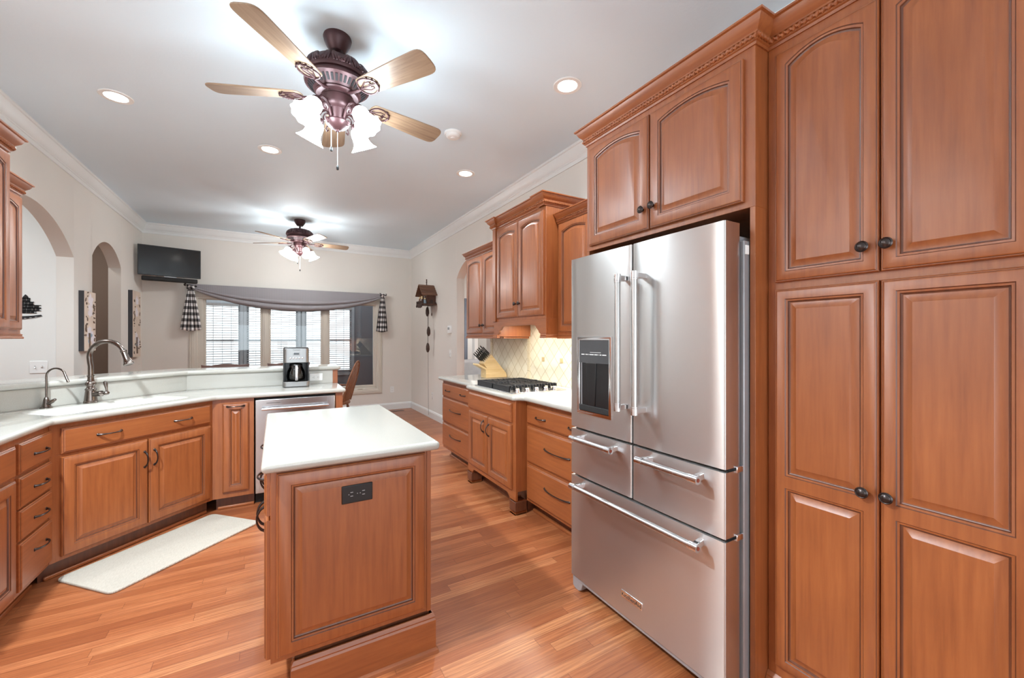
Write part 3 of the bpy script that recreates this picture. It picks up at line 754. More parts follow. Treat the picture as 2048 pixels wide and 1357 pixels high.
# tile backsplash
t = thing('tile_backsplash', 'cream diagonal tile backsplash behind the cooktop', 'backsplash', (XR-0.001, 4.50, 0), -90)
MB().box(0, 2.62, -0.012, 0, 0.914, 1.52).build('tile_field', 'tile', t)
for cx in (0.02, 0.86, 1.73):
    mb = MB()
    for k in range(6): mb.box(cx, cx+0.055, -0.019, -0.012, 0.917+k*0.1, 0.917+k*0.1+0.096)
    mb.build('border_tiles', 'tile_border', t, bevel=0.004)
for px, pz in ((1.84, 1.275), (1.98, 1.12), (1.84, 0.98), (2.15, 1.2), (1.98, 1.3), (1.15, 1.15), (1.45, 1.15)):
    put(MB().box(-0.022, 0.022, -0.018, -0.011, -0.022, 0.022).build('deco_tile', 'tile_deco', t, bevel=0.004), px, 0, pz)

# ------------------------------------------------------------------ left-hand run
def lwall(label, x, y, w, group): return thing('base_cabinet', label, 'cabinet', (x, y, 0), 90, group)
GL = 'base cabinets of the sink counter'
t = thing('base_cabinet', 'base cabinet with one drawer over a door, cut off at the left frame edge', 'cabinet', (-1.08, 2.05, 0), 90, GL)
base_body(t, 0.85, 0.585)
add_drawer(t, 0.03, 0.828, 0.694, 0.843, [(0.43, 0.765)]); add_door(t, 0.03, 0.425, 0.128, 0.678, pull=(0.39, 0.60)); add_door(t, 0.432, 0.828, 0.128, 0.678, pull=(0.465, 0.60))
t = thing('base_cabinet', 'narrow base cabinet with a stack of four small drawers', 'cabinet', (-1.08, 2.90, 0), 90, GL)
w = 0.355
MB().prism([(0, 0), (w, 0), (w, 0.02), (w-0.16, 0.585), (0, 0.585)], 0.10, 0.876).build('cabinet_body', 'wood', t, bevel=0.0015)
MB().prism([(0, 0.075), (w-0.03, 0.075), (w-0.2, 0.585), (0, 0.585)], 0, 0.10).build('toe_kick', 'glaze', t)
for a, b in ((0.696, 0.846), (0.529, 0.680), (0.372, 0.519), (0.126, 0.358)): add_drawer(t, 0.012, w-0.010, a, b, [(0.205, (a+b)/2-0.004 if b-a < 0.2 else 0.275)], 0.125)
MB().box(0, w-0.02, 0.055, 0.075, 0, 0.022).build('shoe_moulding', 'wood_h', t, bevel=0.006)
t = thing('base_cabinet', 'angled sink base cabinet with a long false drawer over two doors', 'cabinet', (-1.08, 3.255, 0), 45, GL)
w = 0.94
MB().prism([(0, 0), (w, 0), (w, 0.02), (w-0.10, 0.50), (0.14, 0.50), (0.0, 0.02)], 0.10, 0.70).box(0.02, w-0.02, 0.0, 0.02, 0.70, 0.876).build('cabinet_body', 'wood', t, bevel=0.0015)
MB().prism([(-0.02, 0.055), (w+0.0, 0.055), (w-0.08, 0.45), (0.12, 0.45)], 0, 0.10).build('toe_kick', 'glaze', t)
MB().box(0, w-0.01, 0.038, 0.055, 0, 0.022).build('shoe_moulding', 'wood_h', t, bevel=0.006)
for a in (0, w-0.03): MB().box(a, a+0.03, -0.001, 0.02, 0.10, 0.876).build('face_stile', 'wood', t)
add_drawer(t, 0.048, 0.918, 0.704, 0.848, [(0.27, 0.777), (0.71, 0.773)], 0.118, 'false_drawer')
add_door(t, 0.048, 0.482, 0.122, 0.684, pull=(0.462, 0.556)); add_door(t, 0.492, 0.918, 0.122, 0.684, pull=(0.52, 0.556))
t = thing('base_cabinet', 'slim pull-out cabinet with fluted narrow panel left of the dishwasher', 'cabinet', (-0.415, 3.92, 0), 0, GL)
w = 0.275
MB().prism([(0, 0), (w, 0), (w, 0.49), (0.12, 0.49), (0.0, 0.06)], 0.10, 0.876).build('cabinet_body', 'wood', t, bevel=0.0015)
MB().box(0.02, w, 0.06, 0.48, 0, 0.10).build('toe_kick', 'glaze', t)
d = add_door(t, 0.066, 0.240, 0.145, 0.842, 0, 0.045)
put(pull_mb(0.11).build('handle', 'bronze', d), 0.087, -0.02, 0.675)
MB().box(0.03, w, 0.042, 0.06, 0, 0.022).build('shoe_moulding', 'wood_h', t, bevel=0.006)
t = tag(MB().box(0.470, 0.530, 3.92, 4.42, 0, 0.876).build('end_panel', 'wood', bevel=0.002), 'stained wood end panel right of the dishwasher', 'panel')
# dishwasher
t = thing('dishwasher', 'stainless steel dishwasher with bar handle under the peninsula counter', 'dishwasher', (-0.136, 3.90, 0))
w = 0.604
MB().box(0.004, w-0.004, 0.03, 0.50, 0.10, 0.868).build('tub', 'black_matte', t)
MB().box(0.004, w-0.002, 0.09, 0.45, 0.0, 0.10).build('toe_kick', 'black_matte', t)
d = MB().box(0.006, w-0.004, 0, 0.03, 0.10, 0.857).build('door', 'steel_flat', t, bevel=0.003)
h = MB().tube([(0.05, -0.045, 0.785), (w-0.06, -0.045, 0.785)], 0.0105, 12).build('handle', 'chrome', d)
for x in (0.085, w-0.095): MB().box(x-0.009, x+0.009, -0.045, 0.0, 0.777, 0.793).build('handle_post', 'chrome', h, bevel=0.002)
MB().box(0.082, 0.182, -0.0006, 0.0004, 0.826, 0.829).build('badge_line', 'ink', d)
# left worktop with integrated sink
A = lambda s, p: (-1.08 + s*0.70711 - p*0.70711, 3.255 + s*0.70711 + p*0.70711)   # along / into the 45 degree leg
poly = [(-1.655, 2.05), (-1.05, 2.05), (-1.05, 3.222), (-0.388, 3.884), (0.553, 3.884), (0.553, 4.415), (-0.643, 4.415), (-1.655, 3.405)]
hole = [A(0.07, 0.075), A(0.83, 0.075), A(0.83, 0.40), A(0.07, 0.40)]
hr = rounded(hole, 0.06, 6)
ct = slab('countertop', [rounded(poly, [0, 0, 0.03, 0.03, 0.02, 0, 0, 0], 4), hr[::-1]], 0.876, 0.914, 'counter', None, 0.017)
tag(ct, 'white solid-surface countertop with integral sink along the angled peninsula', 'countertop')
def inset(o, z): return [(x, y, z) for x, y in offset_poly(hr, -o, True)]
mb = MB().loft([inset(-0.004, 0.905), inset(0.004, 0.895), inset(0.012, 0.86), inset(0.02, 0.74), inset(0.045, 0.715)], cap1=True)
b = mb.build('sink_basin', 'basin', ct, ang=50); b['label'] = 'white sink basin'
c = A(0.45, 0.24); MB().lathe([(0.042, 0.0), (0.042, 0.003), (0.03, 0.004), (0.0, 0.002)], Matrix.Translation((c[0], c[1], 0.7155)), 20).build('drain', 'pewter', ct)
mb = MB().prism([(-1.66, 3.412), (-0.647, 4.426), (0.504, 4.426), (0.504, 4.418), (-0.643, 4.418), (-1.66, 3.402)], 0.914, 1.041)
mb.build('backsplash', 'counter', ct, ang=20)
# bar half wall and ledge
struct(MB().prism([(XL, 3.404), (-0.649, 4.428), (0.502, 4.428), (0.502, 4.55), (-0.70, 4.55), (XL, 3.58)], 0, 1.041).build('wall_bar', 'wall', ang=20))
struct(MB().box(0.5025, 0.551, 4.428, 4.56, 0.0, 1.041).build('trim_bar_end', 'wood', bevel=0.002))
poly = [(XL+0.004, 3.36), (-0.635, 4.395), (0.58, 4.395), (0.58, 4.78), (-0.80, 4.78), (XL+0.004, 3.91)]
tag(slab('bar_ledge', [rounded(poly, [0, 0.02, 0.05, 0.06, 0, 0], 5)], 1.043, 1.081, 'counter', None, 0.017), 'white raised bar ledge behind the sink counter', 'bar top')
# upper cabinets on the left wall
def lupper(label, x, y0, y1, z0, z1, doors, knobs, crown, arch=0.026):
    t = thing('wall_cabinet', label, 'cabinet', (x, y0, 0), 90, 'wall cabinets left of the sink'); w = y1 - y0
    MB().box(0, w, 0, x - XL - 0.003, z0, z1).build('cabinet_body', 'wood', t, bevel=0.0015)
    for (a, b), kn in zip(doors, knobs): add_door(t, a, b, z0+0.025, z1-0.035, arch, 0.045, knob=(kn, z0+0.115), fwt=0.04)
    return t
t = lupper('taller arched-door wall cabinet at the left frame edge', -1.25, 2.45, 3.305, 1.385, 2.39, [(0.028, 0.424), (0.43, 0.828)], [0.40, 0.455], None)
add_crown(t, [(0, 0), (0.855, 0), (0.855, 0.41)], 2.372)
sweep(MB(), [(0, 0), (0.855, 0), (0.855, 0.1)], [(o, 1.355+z) for o, z in RAIL]).build('light_rail', 'wood_h', t)
t = lupper('shorter arched-door wall cabinet beside the wide left archway', -1.36, 3.306, 3.728, 1.385, 2.26, [(0.012, 0.398)], [0.035], None)
add_crown(t, [(0, 0), (0.422, 0), (0.422, 0.30)], 2.243, sc=0.85)
sweep(MB(), [(0, 0), (0.422, 0), (0.422, 0.30)], [(o, 1.355+z) for o, z in RAIL]).build('light_rail', 'wood_h', t)

# ------------------------------------------------------------------ island
t = thing('kitchen_island', 'stained wood kitchen island with white top and black outlet', 'island', (0, 1.72, 0))
D = 1.08
MB().box(-0.011, 0.589, 0, D, 0.178, 0.876).build('cabinet_body', 'wood', t, bevel=0.0015)
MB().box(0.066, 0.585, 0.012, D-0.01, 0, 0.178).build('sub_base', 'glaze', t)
p = put(door_mb(0.553, 0.668, 0.046).build('end_panel', WG, t, ang=28), 0.008, 0.0, 0.200)
put(MB().box(0, 0.018, -0.004, 0, 0.178, 0.876).build('end_stile', 'wood', t, bevel=0.001), 0.571, 0, 0)
mb = sweep(MB(), [(0.066, 0.012), (0.066, -0.004), (0.594, -0.004), (0.594, D), (0.066, D)], [(0, 0), (0.024, 0), (0.022, 0.012), (0.013, 0.02), (0.013, 0.138), (0.009, 0.146), (0.011, 0.152), (0.004, 0.165), (0, 0.166)])
mb.build('plinth', 'wood_h', t, ang=25)
top = slab('island_top', [rounded([(-0.04, -0.035), (0.622, -0.035), (0.622, 1.115), (-0.04, 1.115)], 0.018, 4)], 0.876, 0.914, 'counter', t, 0.017)
top['label'] = 'white solid-surface island top'
# drawer and door fronts on the sink side of the island
for k in range(2):
    y1 = 0.012 + k*0.535; y2 = y1 + 0.52
    d = drawer_mb(y2-y1, 0.155).build('drawer', WH, t, ang=28); d.location = (-0.011, y2, 0.712); d.rotation_euler = (0, 0, radians(-90))
    put(pull_mb(0.12).build('handle', 'bronze', d), (y2-y1)/2, -0.02, 0.075)
    for q in range(2):
        dd = door_mb(0.256, 0.505, 0.05).build('door', WG, t, ang=28); dd.location = (-0.011, y2 - q*0.264, 0.19); dd.rotation_euler = (0, 0, radians(-90))
        put(pull_mb(0.10, 0.03, True).build('handle', 'bronze', dd), 0.228 if q == 0 else 0.028, -0.02, 0.43)
# outlet on the island
o = MB().box(-0.0575, 0.0575, -0.006, 0, -0.035, 0.035).build('outlet', 'black', t, bevel=0.003); put(o, 0.283, -0.0198, 0.751)
mb = MB()
for cx in (-0.022, 0.022):
    mb.box(cx-0.004, cx+0.006, -0.0068, -0.0055, 0.006, 0.0085); mb.box(cx-0.004, cx+0.006, -0.0068, -0.0055, -0.0085, -0.006); mb.box(cx-0.011 if cx < 0 else cx-0.013, cx-0.008 if cx < 0 else cx-0.010, -0.0068, -0.0055, -0.0015, 0.0015)
mb.box(-0.0015, 0.0015, -0.0068, -0.0055, -0.0015, 0.0015)
mb.build('outlet_slots', 'grey_metal', o)
# ------------------------------------------------------------------ refrigerator (local x towards the camera, y into the wall)
t = thing('refrigerator', 'five-door stainless steel refrigerator with ice dispenser', 'refrigerator', (1.403, 1.778, 0), -90)
Y = lambda y: 1.778 - y; w = 0.89
MB().box(0.012, 0.899, 0.098, 0.78, 0.045, 1.722).build('cabinet_body', 'grey_metal', t, bevel=0.004)
def steel_door(name, x0, x1, z0, z1):
    """door with a gently bowed steel face"""
    n = 10; loops = []
    pr = []
    for k in range(n+1):
        u = k/n; x = x0 + (x1-x0)*u; r = min(u, 1-u)*(x1-x0)
        y = 0.0 if r > 0.012 else 0.006*(1 - r/0.012)**2
        pr.append((x, y))
    pts = [(x0, 0.088), (x0, 0.006), (x0+0.001, 0.003), (x0+0.003, 0.0008), (x0+0.006, 0.0)]
    for k in range(1, 8): u = k/8; pts.append((x0+0.006+(x1-x0-0.012)*u, -0.0035*sin(pi*u)))
    pts += [(x1-0.006, 0.0), (x1-0.003, 0.0008), (x1-0.001, 0.003), (x1, 0.006), (x1, 0.088)]
    return MB().prism(pts, z0, z1).build(name, 'steel', t, ang=50, uv=lambda c: (c.x, c.z))
def bar_handle(par, a, b, off=-0.062, r=0.0135):
    """a, b: ends (x, z) in door space"""
    a = Vector((a[0], off, a[1])); b = Vector((b[0], off, b[1])); d = (b-a).normalized()
    h = MB().tube([a + d*0.03, b - d*0.03], r, 18).build('handle', 'steel_flat', par)
    for p, s in ((a, 1), (b, -1)):
        MB().tube([p, p + d*s*0.029, p + d*s*0.030, p + d*s*0.031, p + d*s*0.036], [r+0.0025, r+0.0025, r+0.0005, r+0.0025, r+0.0025], 18).build('end_cap', 'chrome', h, ang=40)
    for p, s in ((a, 1), (b, -1)):
        q = p + d*s*0.017; e = 0.012
        mt = MB()
        if abs(d.x) > 0.5: mt.prism([(q.x-e, off), (q.x+e, off), (q.x+e+0.012*s, 0.0), (q.x-e+0.012*s, 0.0)] , q.z-e, q.z+e)
        else: mt.box(q.x-e, q.x+e, off, 0.0, q.z-e, q.z+e)
        mt.build('handle_bracket', 'chrome', h, bevel=0.003)
        mt = MB().lathe([(0.0072, 0), (0.0072, 0.0015), (0.0, 0.0018)], Matrix.Translation(p) @ (d*(-s)).to_track_quat('Z', 'Y').to_matrix().to_4x4(), 16)
        mt.build('handle_emblem', 'red', h)
    return h
xs = Y(1.333)
dl = steel_door('door', 0.004, xs-0.004, 0.884, 1.785); dr = steel_door('door', xs+0.004, w-0.002, 0.884, 1.785)
bar_handle(dl, (Y(1.362), 1.03), (Y(1.362), 1.648)); bar_handle(dr, (Y(1.262), 1.028), (Y(1.262), 1.648))
d2 = steel_door('drawer', 0.004, xs-0.004, 0.632, 0.872); d3 = steel_door('drawer', xs+0.004, w-0.002, 0.632, 0.872)
bar_handle(d2, (Y(1.70), 0.838), (Y(1.405), 0.838)); bar_handle(d3, (Y(1.252), 0.838), (Y(0.955), 0.838))
d4 = steel_door('freezer_drawer', 0.004, w-0.002, 0.078, 0.620); bar_handle(d4, (Y(1.70), 0.588), (Y(0.955), 0.588))
mb = MB()
for z in (0.627, 0.878): mb.box(0.01, w-0.01, 0.03, 0.095, z-0.006, z+0.006)
mb.box(xs-0.004, xs+0.004, 0.03, 0.095, 0.62, 1.77)
mb.build('door_gasket', 'black_matte', t)
# dispenser
x0, x1, z0, z1 = Y(1.713), Y(1.458), 0.966, 1.366
L = []
for o, y in ((0, -0.003), (0.0, -0.0075), (0.004, -0.009), (0.016, -0.009), (0.020, -0.004)):
    L.append([(x0+o, y, z0+o), (x1-o, y, z0+o), (x1-o, y, z1-o), (x0+o, y, z1-o)])
ds = MB().loft(L).build('dispenser_frame', 'chrome', dl, ang=25)
zi = 1.232
MB().box(x0+0.018, x1-0.018, -0.0075, -0.003, zi, z1-0.018).build('control_panel', 'panel_grey', ds)
mb = MB(); a, b, c, d = x0+0.018, x1-0.018, z0+0.018, zi
# recess drawn as a shallow open box of dark plastic
MB().add([(a, -0.0045, c), (b, -0.0045, c), (b, -0.0045, d), (a, -0.0045, d)], [(0, 1, 2, 3)]).build('recess', 'black', ds)
MB().box(a, b, -0.0105, -0.004, c, c+0.03).build('drip_tray', 'black_matte', ds, bevel=0.003)
MB().prism([(a+0.05, d), (a+0.13, d), (a+0.12, c+0.03), (a+0.075, c+0.03)], -0.008, -0.0045, 'y').build('paddle', 'black', ds, bevel=0.002)
MB().box(a+0.014, a+0.020, -0.0065, -0.0045, c+0.03, d).build('recess_edge', 'grey_metal', ds)
mb = MB()
x = a+0.018
for l in (0.022, 0.003, 0.012, 0.003, 0.030, 0.024, 0.003, 0.012, 0.028): mb.box(x, x+l, -0.0082, -0.0072, 1.2735, 1.2775); x += l+0.006
mb.box(a+0.085, a+0.165, -0.0082, -0.0072, 1.286, 1.2875)
mb.build('control_lettering', 'white', ds)
# badge, base grille, feet, hinge covers
bd = MB().box(Y(1.396), Y(1.268), -0.0075, 0.0, 0.158, 0.193).build('badge', 'chrome', d4, bevel=0.003)
tx = text_mb('KitchenAid', 0.0255, 0.0003, spacing=1.02).xf(Matrix.Translation((Y(1.332), -0.0078, 0.1755)) @ Matrix.Rotation(radians(90), 4, 'X'))
tx.build('badge_lettering', 'ink', bd, flat=True)
MB().box(0.006, w-0.004, 0.01, 0.06, 0.050, 0.072).build('base_grille', 'grey_metal', t, bevel=0.004)
for x0, x1 in ((0.004, 0.085), (w-0.085, w-0.004)):
    MB().prism([(x0, 0.052), (x1, 0.052), (x1-0.012, 0.012), (x1-0.03, 0.0), (x0+0.02, 0.0), (x0, 0.012)], 0.012, 0.10, 'y').build('foot', 'grey_metal', t, bevel=0.004)
for x0 in (0.01, w-0.07):
    MB().prism([(0.03, 1.722), (0.20, 1.722), (0.20, 1.742), (0.075, 1.742), (0.07, 1.768), (0.035, 1.768)], x0, x0+0.06, 'x').build('hinge_cover', 'grey_metal', t, bevel=0.004)
for z in (0.626, 0.876):
    MB().box(w-0.03, w+0.006, 0.06, 0.102, z-0.012, z+0.012).build('hinge', 'chrome', t, bevel=0.003)
MB().box(w+0.008, w+0.013, 0.102, 0.125, 1.67, 1.705).build('cable_clip', 'white', t, bevel=0.002)

# ------------------------------------------------------------------ gas cooktop
t = thing('gas_cooktop', 'gas cooktop with black grates and a row of steel knobs', 'cooktop', (1.63, 3.51, 0.9145), -90)
cw, cd = 0.715, 0.535
MB().prism(rounded([(0, 0), (cw, 0), (cw, cd), (0, cd)], 0.012, 3), 0, 0.007).build('cooktop_plate', 'steel_flat', t, bevel=0.0025)
for gx in (0.015, 0.315):
    mb = MB(); gw = 0.29; gx1 = gx+gw; zt0, zt1 = 0.038, 0.050
    for y in (0.025, cd-0.037): mb.box(gx, gx1, y, y+0.012, 0.007 if y < 0.1 else 0.02, zt1)
    mb.box(gx, gx+0.012, 0.025, cd-0.025, 0.02, zt1)
    for k in range(9): mb.box(gx1-0.035, gx1, 0.028+k*0.0585, 0.028+k*0.0585+0.009, 0.010, zt1+0.004)
    for k in range(1, 4): mb.box(gx, gx1, 0.025+k*0.117, 0.025+k*0.117+0.011, zt0, zt1)
    for k in range(1, 4): x = gx+gw*k/4; mb.box(x-0.0055, x+0.0055, 0.025, cd-0.025, zt0, zt1)
    for k in range(8):
        mb.box(gx+0.002, gx+0.05, 0.05+k*0.06, 0.057+k*0.06, zt0-0.003, zt1+0.003); mb.box(gx1-0.05, gx1-0.002, 0.05+k*0.06, 0.057+k*0.06, zt0-0.003, zt1+0.003)
    for x in (gx, gx1-0.014):
        for y in (0.025, cd-0.039): mb.box(x, x+0.014, y, y+0.014, 0.007, zt0)
    mb.build('grate', 'iron', t, bevel=0.0015, seg=1)
for bx, by, r in ((0.16, 0.14, 0.045), (0.16, 0.40, 0.035), (0.46, 0.14, 0.035), (0.46, 0.40, 0.05), (0.31, 0.27, 0.045)):
    MB().lathe([(r+0.012, 0.007), (r+0.010, 0.016), (r, 0.018), (r, 0.026), (r-0.004, 0.029), (0.0, 0.029)], Matrix.Translation((bx, by, 0)), 24).build('burner', 'black_matte', t)
for k in range(5):
    y = 0.075 + k*0.092
    mt = Matrix.Translation((0.662, y, 0.007))
    kb = MB().lathe([(0.024, 0), (0.024, 0.004), (0.019, 0.006), (0.0185, 0.022), (0.0165, 0.025), (0.0, 0.026)], mt, 20)
    kb.box(0.662-0.003, 0.662+0.003, y-0.016, y+0.016, 0.03, 0.037)
    kb.build('knob', 'chrome', t)

# ------------------------------------------------------------------ knife block
t = thing('knife_block', 'blond wood knife block full of black-handled knives', 'knife block', (2.03, 4.135, 0.9145))
prof = [(0.0, 0.0), (0.27, 0.0), (0.255, 0.05), (0.068, 0.262), (-0.028, 0.163), (0.012, 0.110), (0.0, 0.096)]
MB().prism(prof, -0.065, 0.065, 'y').build('block', 'block_wood', t, bevel=0.003)
MB().prism([(0.012, 0.100), (0.006, 0.112), (-0.098, 0.165), (-0.104, 0.150), (-0.002, 0.094)], -0.062, 0.062, 'y').build('front_step', 'block_wood', t, bevel=0.003)
dirv = Vector((-0.72, 0, 0.69)).normalized(); up = Vector((0.69, 0, 0.72)).normalized()
k = 0
for row in range(6):
    for c in range(3 if row < 5 else 2):
        base = Vector((-0.018, 0, 0.173)) + up*(0.012 + row*0.0225); base.y = -0.044 + c*0.044 + (0.022 if row == 5 else 0)
        ln = 0.085 + 0.02*((row*3+c) % 3) + (0.03 if row == 5 else 0)
        kn = tag(MB().tube([base - dirv*0.004, base + dirv*0.012], 0.0065, 8).build('knife', 'chrome'), 'x', 'knife', 'knives in the wooden knife block')
        kn.location = t.location
        kn['label'] = 'black-handled knife standing in the blond wood knife block'
        MB().tube([base + dirv*0.012, base + dirv*(0.03), base + dirv*(ln*0.7), base + dirv*ln], [0.0058, 0.0066, 0.0054, 0.0068], 8, flat=1.0).build('handle', 'black', kn)
        MB().tube([base + dirv*ln, base + dirv*(ln+0.006)], 0.0067, 8).build('pommel', 'chrome', kn)
# ------------------------------------------------------------------ coffee maker
t = thing('coffee_maker', 'stainless steel drip coffee maker with glass carafe on the peninsula counter', 'coffee maker', (0.176, 4.295, 0.9145))
hw = 0.104; d0, d1 = -0.095, 0.10
def rrect(x0, x1, y0, y1, r): return rounded([(x0, y0), (x1, y0), (x1, y1), (x0, y1)], [r, r, 0.01, 0.01], 5)
MB().prism(rrect(-hw-0.004, hw+0.004, d0-0.008, d1, 0.03), 0.004, 0.050).build('base', 'steel_dark', t, bevel=0.004)
MB().prism(rrect(-hw-0.002, hw+0.002, d0-0.004, d1, 0.03), 0.0, 0.005).build('base_foot', 'black', t)
MB().prism(rrect(-hw, hw, 0.055, d1, 0.004), 0.05, 0.22).build('column', 'black', t)
mb = MB().box(-hw, -hw+0.012, d0+0.02, 0.06, 0.05, 0.22).build('side_wing', 'black', t, bevel=0.003); mb = MB().box(hw-0.012, hw, d0+0.02, 0.06, 0.05, 0.22).build('side_wing', 'black', t, bevel=0.003)
MB().prism(rrect(-hw, hw, d0, d1, 0.03), 0.22, 0.352).build('head', 'steel_dark', t, bevel=0.004)
MB().prism(rrect(-hw+0.004, hw-0.004, d0+0.004, d1, 0.03), 0.352, 0.360).build('lid', 'black', t, bevel=0.003)
MB().lathe([(0.078, 0.05), (0.078, 0.054), (0.0, 0.055)], Matrix.Translation((0, -0.02, 0)), 28).build('warming_plate', 'black_matte', t)
MB().box(-0.028, 0.028, d0-0.0025, d0+0.002, 0.288, 0.316).build('display_bezel', 'grey_metal', t, bevel=0.002)
MB().box(-0.021, 0.021, d0-0.0035, d0, 0.294, 0.311).build('display', 'screen', t)
for k in range(5): MB().lathe([(0.0075, 0), (0.0075, 0.003), (0.005, 0.004), (0, 0.004)], Matrix.Translation((-0.048+k*0.024, d0, 0.262)) @ Matrix.Rotation(radians(90), 4, 'X'), 14).build('button', 'chrome', t)
tx = text_mb('Cuisinart', 0.016, 0.0003).xf(Matrix.Translation((0, d0-0.0006, 0.336)) @ Matrix.Rotation(radians(90), 4, 'X')); tx.build('lettering', 'ink', t, flat=True)
cf = MB().lathe([(0.050, 0.056), (0.072, 0.064), (0.078, 0.095), (0.070, 0.14), (0.054, 0.178), (0.050, 0.188)], Matrix.Translation((0, -0.02, 0)), 32, cap0=True, cap1=False).build('carafe', 'carafe', t, ang=60)
MB().lathe([(0.053, 0.186), (0.055, 0.196), (0.050, 0.208), (0.02, 0.214), (0.0, 0.215)], Matrix.Translation((0, -0.02, 0)), 28).build('carafe_lid', 'black', cf)
MB().box(-0.011, 0.011, d0-0.035, d0-0.018, 0.062, 0.198).build('carafe_handle', 'chrome', cf, bevel=0.004)
MB().box(-0.009, 0.009, d0-0.03, d0+0.03, 0.180, 0.196).box(-0.009, 0.009, d0-0.03, d0+0.01, 0.066, 0.078).build('handle_bracket', 'black', cf, bevel=0.002)
# ------------------------------------------------------------------ faucets
t = thing('kitchen_faucet', 'tall arched pewter pull-down kitchen faucet at the sink', 'faucet', (-1.090, 3.893, 0.9145), -33)
MB().lathe([(0.037, 0), (0.037, 0.012), (0.034, 0.016), (0.033, 0.03), (0.0285, 0.075), (0.0275, 0.085), (0.030, 0.090), (0.030, 0.096), (0.022, 0.104), (0.020, 0.112), (0.027, 0.122), (0.029, 0.132), (0.026, 0.142), (0.020, 0.148), (0.017, 0.165), (0.0165, 0.178), (0.020, 0.182), (0.020, 0.188), (0.0145, 0.190)], None, 28).build('body', 'pewter', t, ang=30)
pth = [(0, 0, 0.188), (0, 0, 0.25), (-0.006, 0, 0.28), (-0.010, 0, 0.31)]
for k in range(13): a = radians(180 - k*13.0); pth.append((0.118+0.128*cos(a), 0, 0.318+0.105*sin(a)))
MB().tube(pth, 0.0145, 14).build('spout', 'pewter', t, ang=60)
e = Vector(pth[-1]); dv = Vector((0.40, 0, -0.92)).normalized(); q = dv.to_track_quat('Z', 'Y').to_matrix().to_4x4()
MB().lathe([(0.0165, 0), (0.0185, 0.003), (0.0185, 0.010), (0.016, 0.014), (0.018, 0.06), (0.026, 0.092), (0.0285, 0.096), (0.0285, 0.104), (0.023, 0.106), (0.0, 0.104)], Matrix.Translation(e) @ q, 24).build('spray_head', 'pewter', t, ang=30)
hd = MB().lathe([(0.018, 0), (0.0165, 0.03), (0.018, 0.055), (0.0195, 0.058), (0.0195, 0.066), (0.014, 0.074), (0.010, 0.082), (0.011, 0.088), (0.015, 0.096), (0.015, 0.106), (0.009, 0.114), (0.0, 0.116)], Matrix.Translation((0.015, 0, 0.058)) @ Matrix.Rotation(radians(84), 4, 'Y'), 20).build('handle_arm', 'pewter', t, ang=30)
MB().tube([(0.118, 0, 0.075), (0.114, 0, 0.10), (0.108, 0, 0.13), (0.103, 0, 0.146), (0.101, 0, 0.15)], [0.005, 0.0065, 0.011, 0.009, 0.003], 12, flat=0.6).build('lever', 'pewter', hd)
t = thing('filter_faucet', 'small slender drinking-water faucet left of the kitchen faucet', 'faucet', (-1.255, 3.750, 0.9145), -33)
MB().lathe([(0.030, 0), (0.030, 0.003), (0.022, 0.008), (0.0165, 0.03), (0.0145, 0.05), (0.009, 0.066), (0.006, 0.070)], None, 22).build('body', 'pewter', t, ang=30)
pth = [(0, 0, 0.066), (0, 0, 0.12), (0, 0, 0.20)]
for k in range(12): a = radians(180 - k*13.2); pth.append((0.066+0.066*cos(a), 0, 0.20+0.052*sin(a)))
pth.append((0.148, 0, 0.165)); MB().tube(pth, [0.0055]*(len(pth)-2) + [0.0065, 0.007], 10).build('spout', 'pewter', t, ang=60)
MB().lathe([(0.011, 0), (0.0105, 0.035), (0.012, 0.037), (0.010, 0.045), (0.008, 0.062), (0.0, 0.066)], Matrix.Translation((0.008, 0, 0.022)) @ Matrix.Rotation(radians(58), 4, 'Y'), 16).build('handle', 'pewter', t, ang=30)

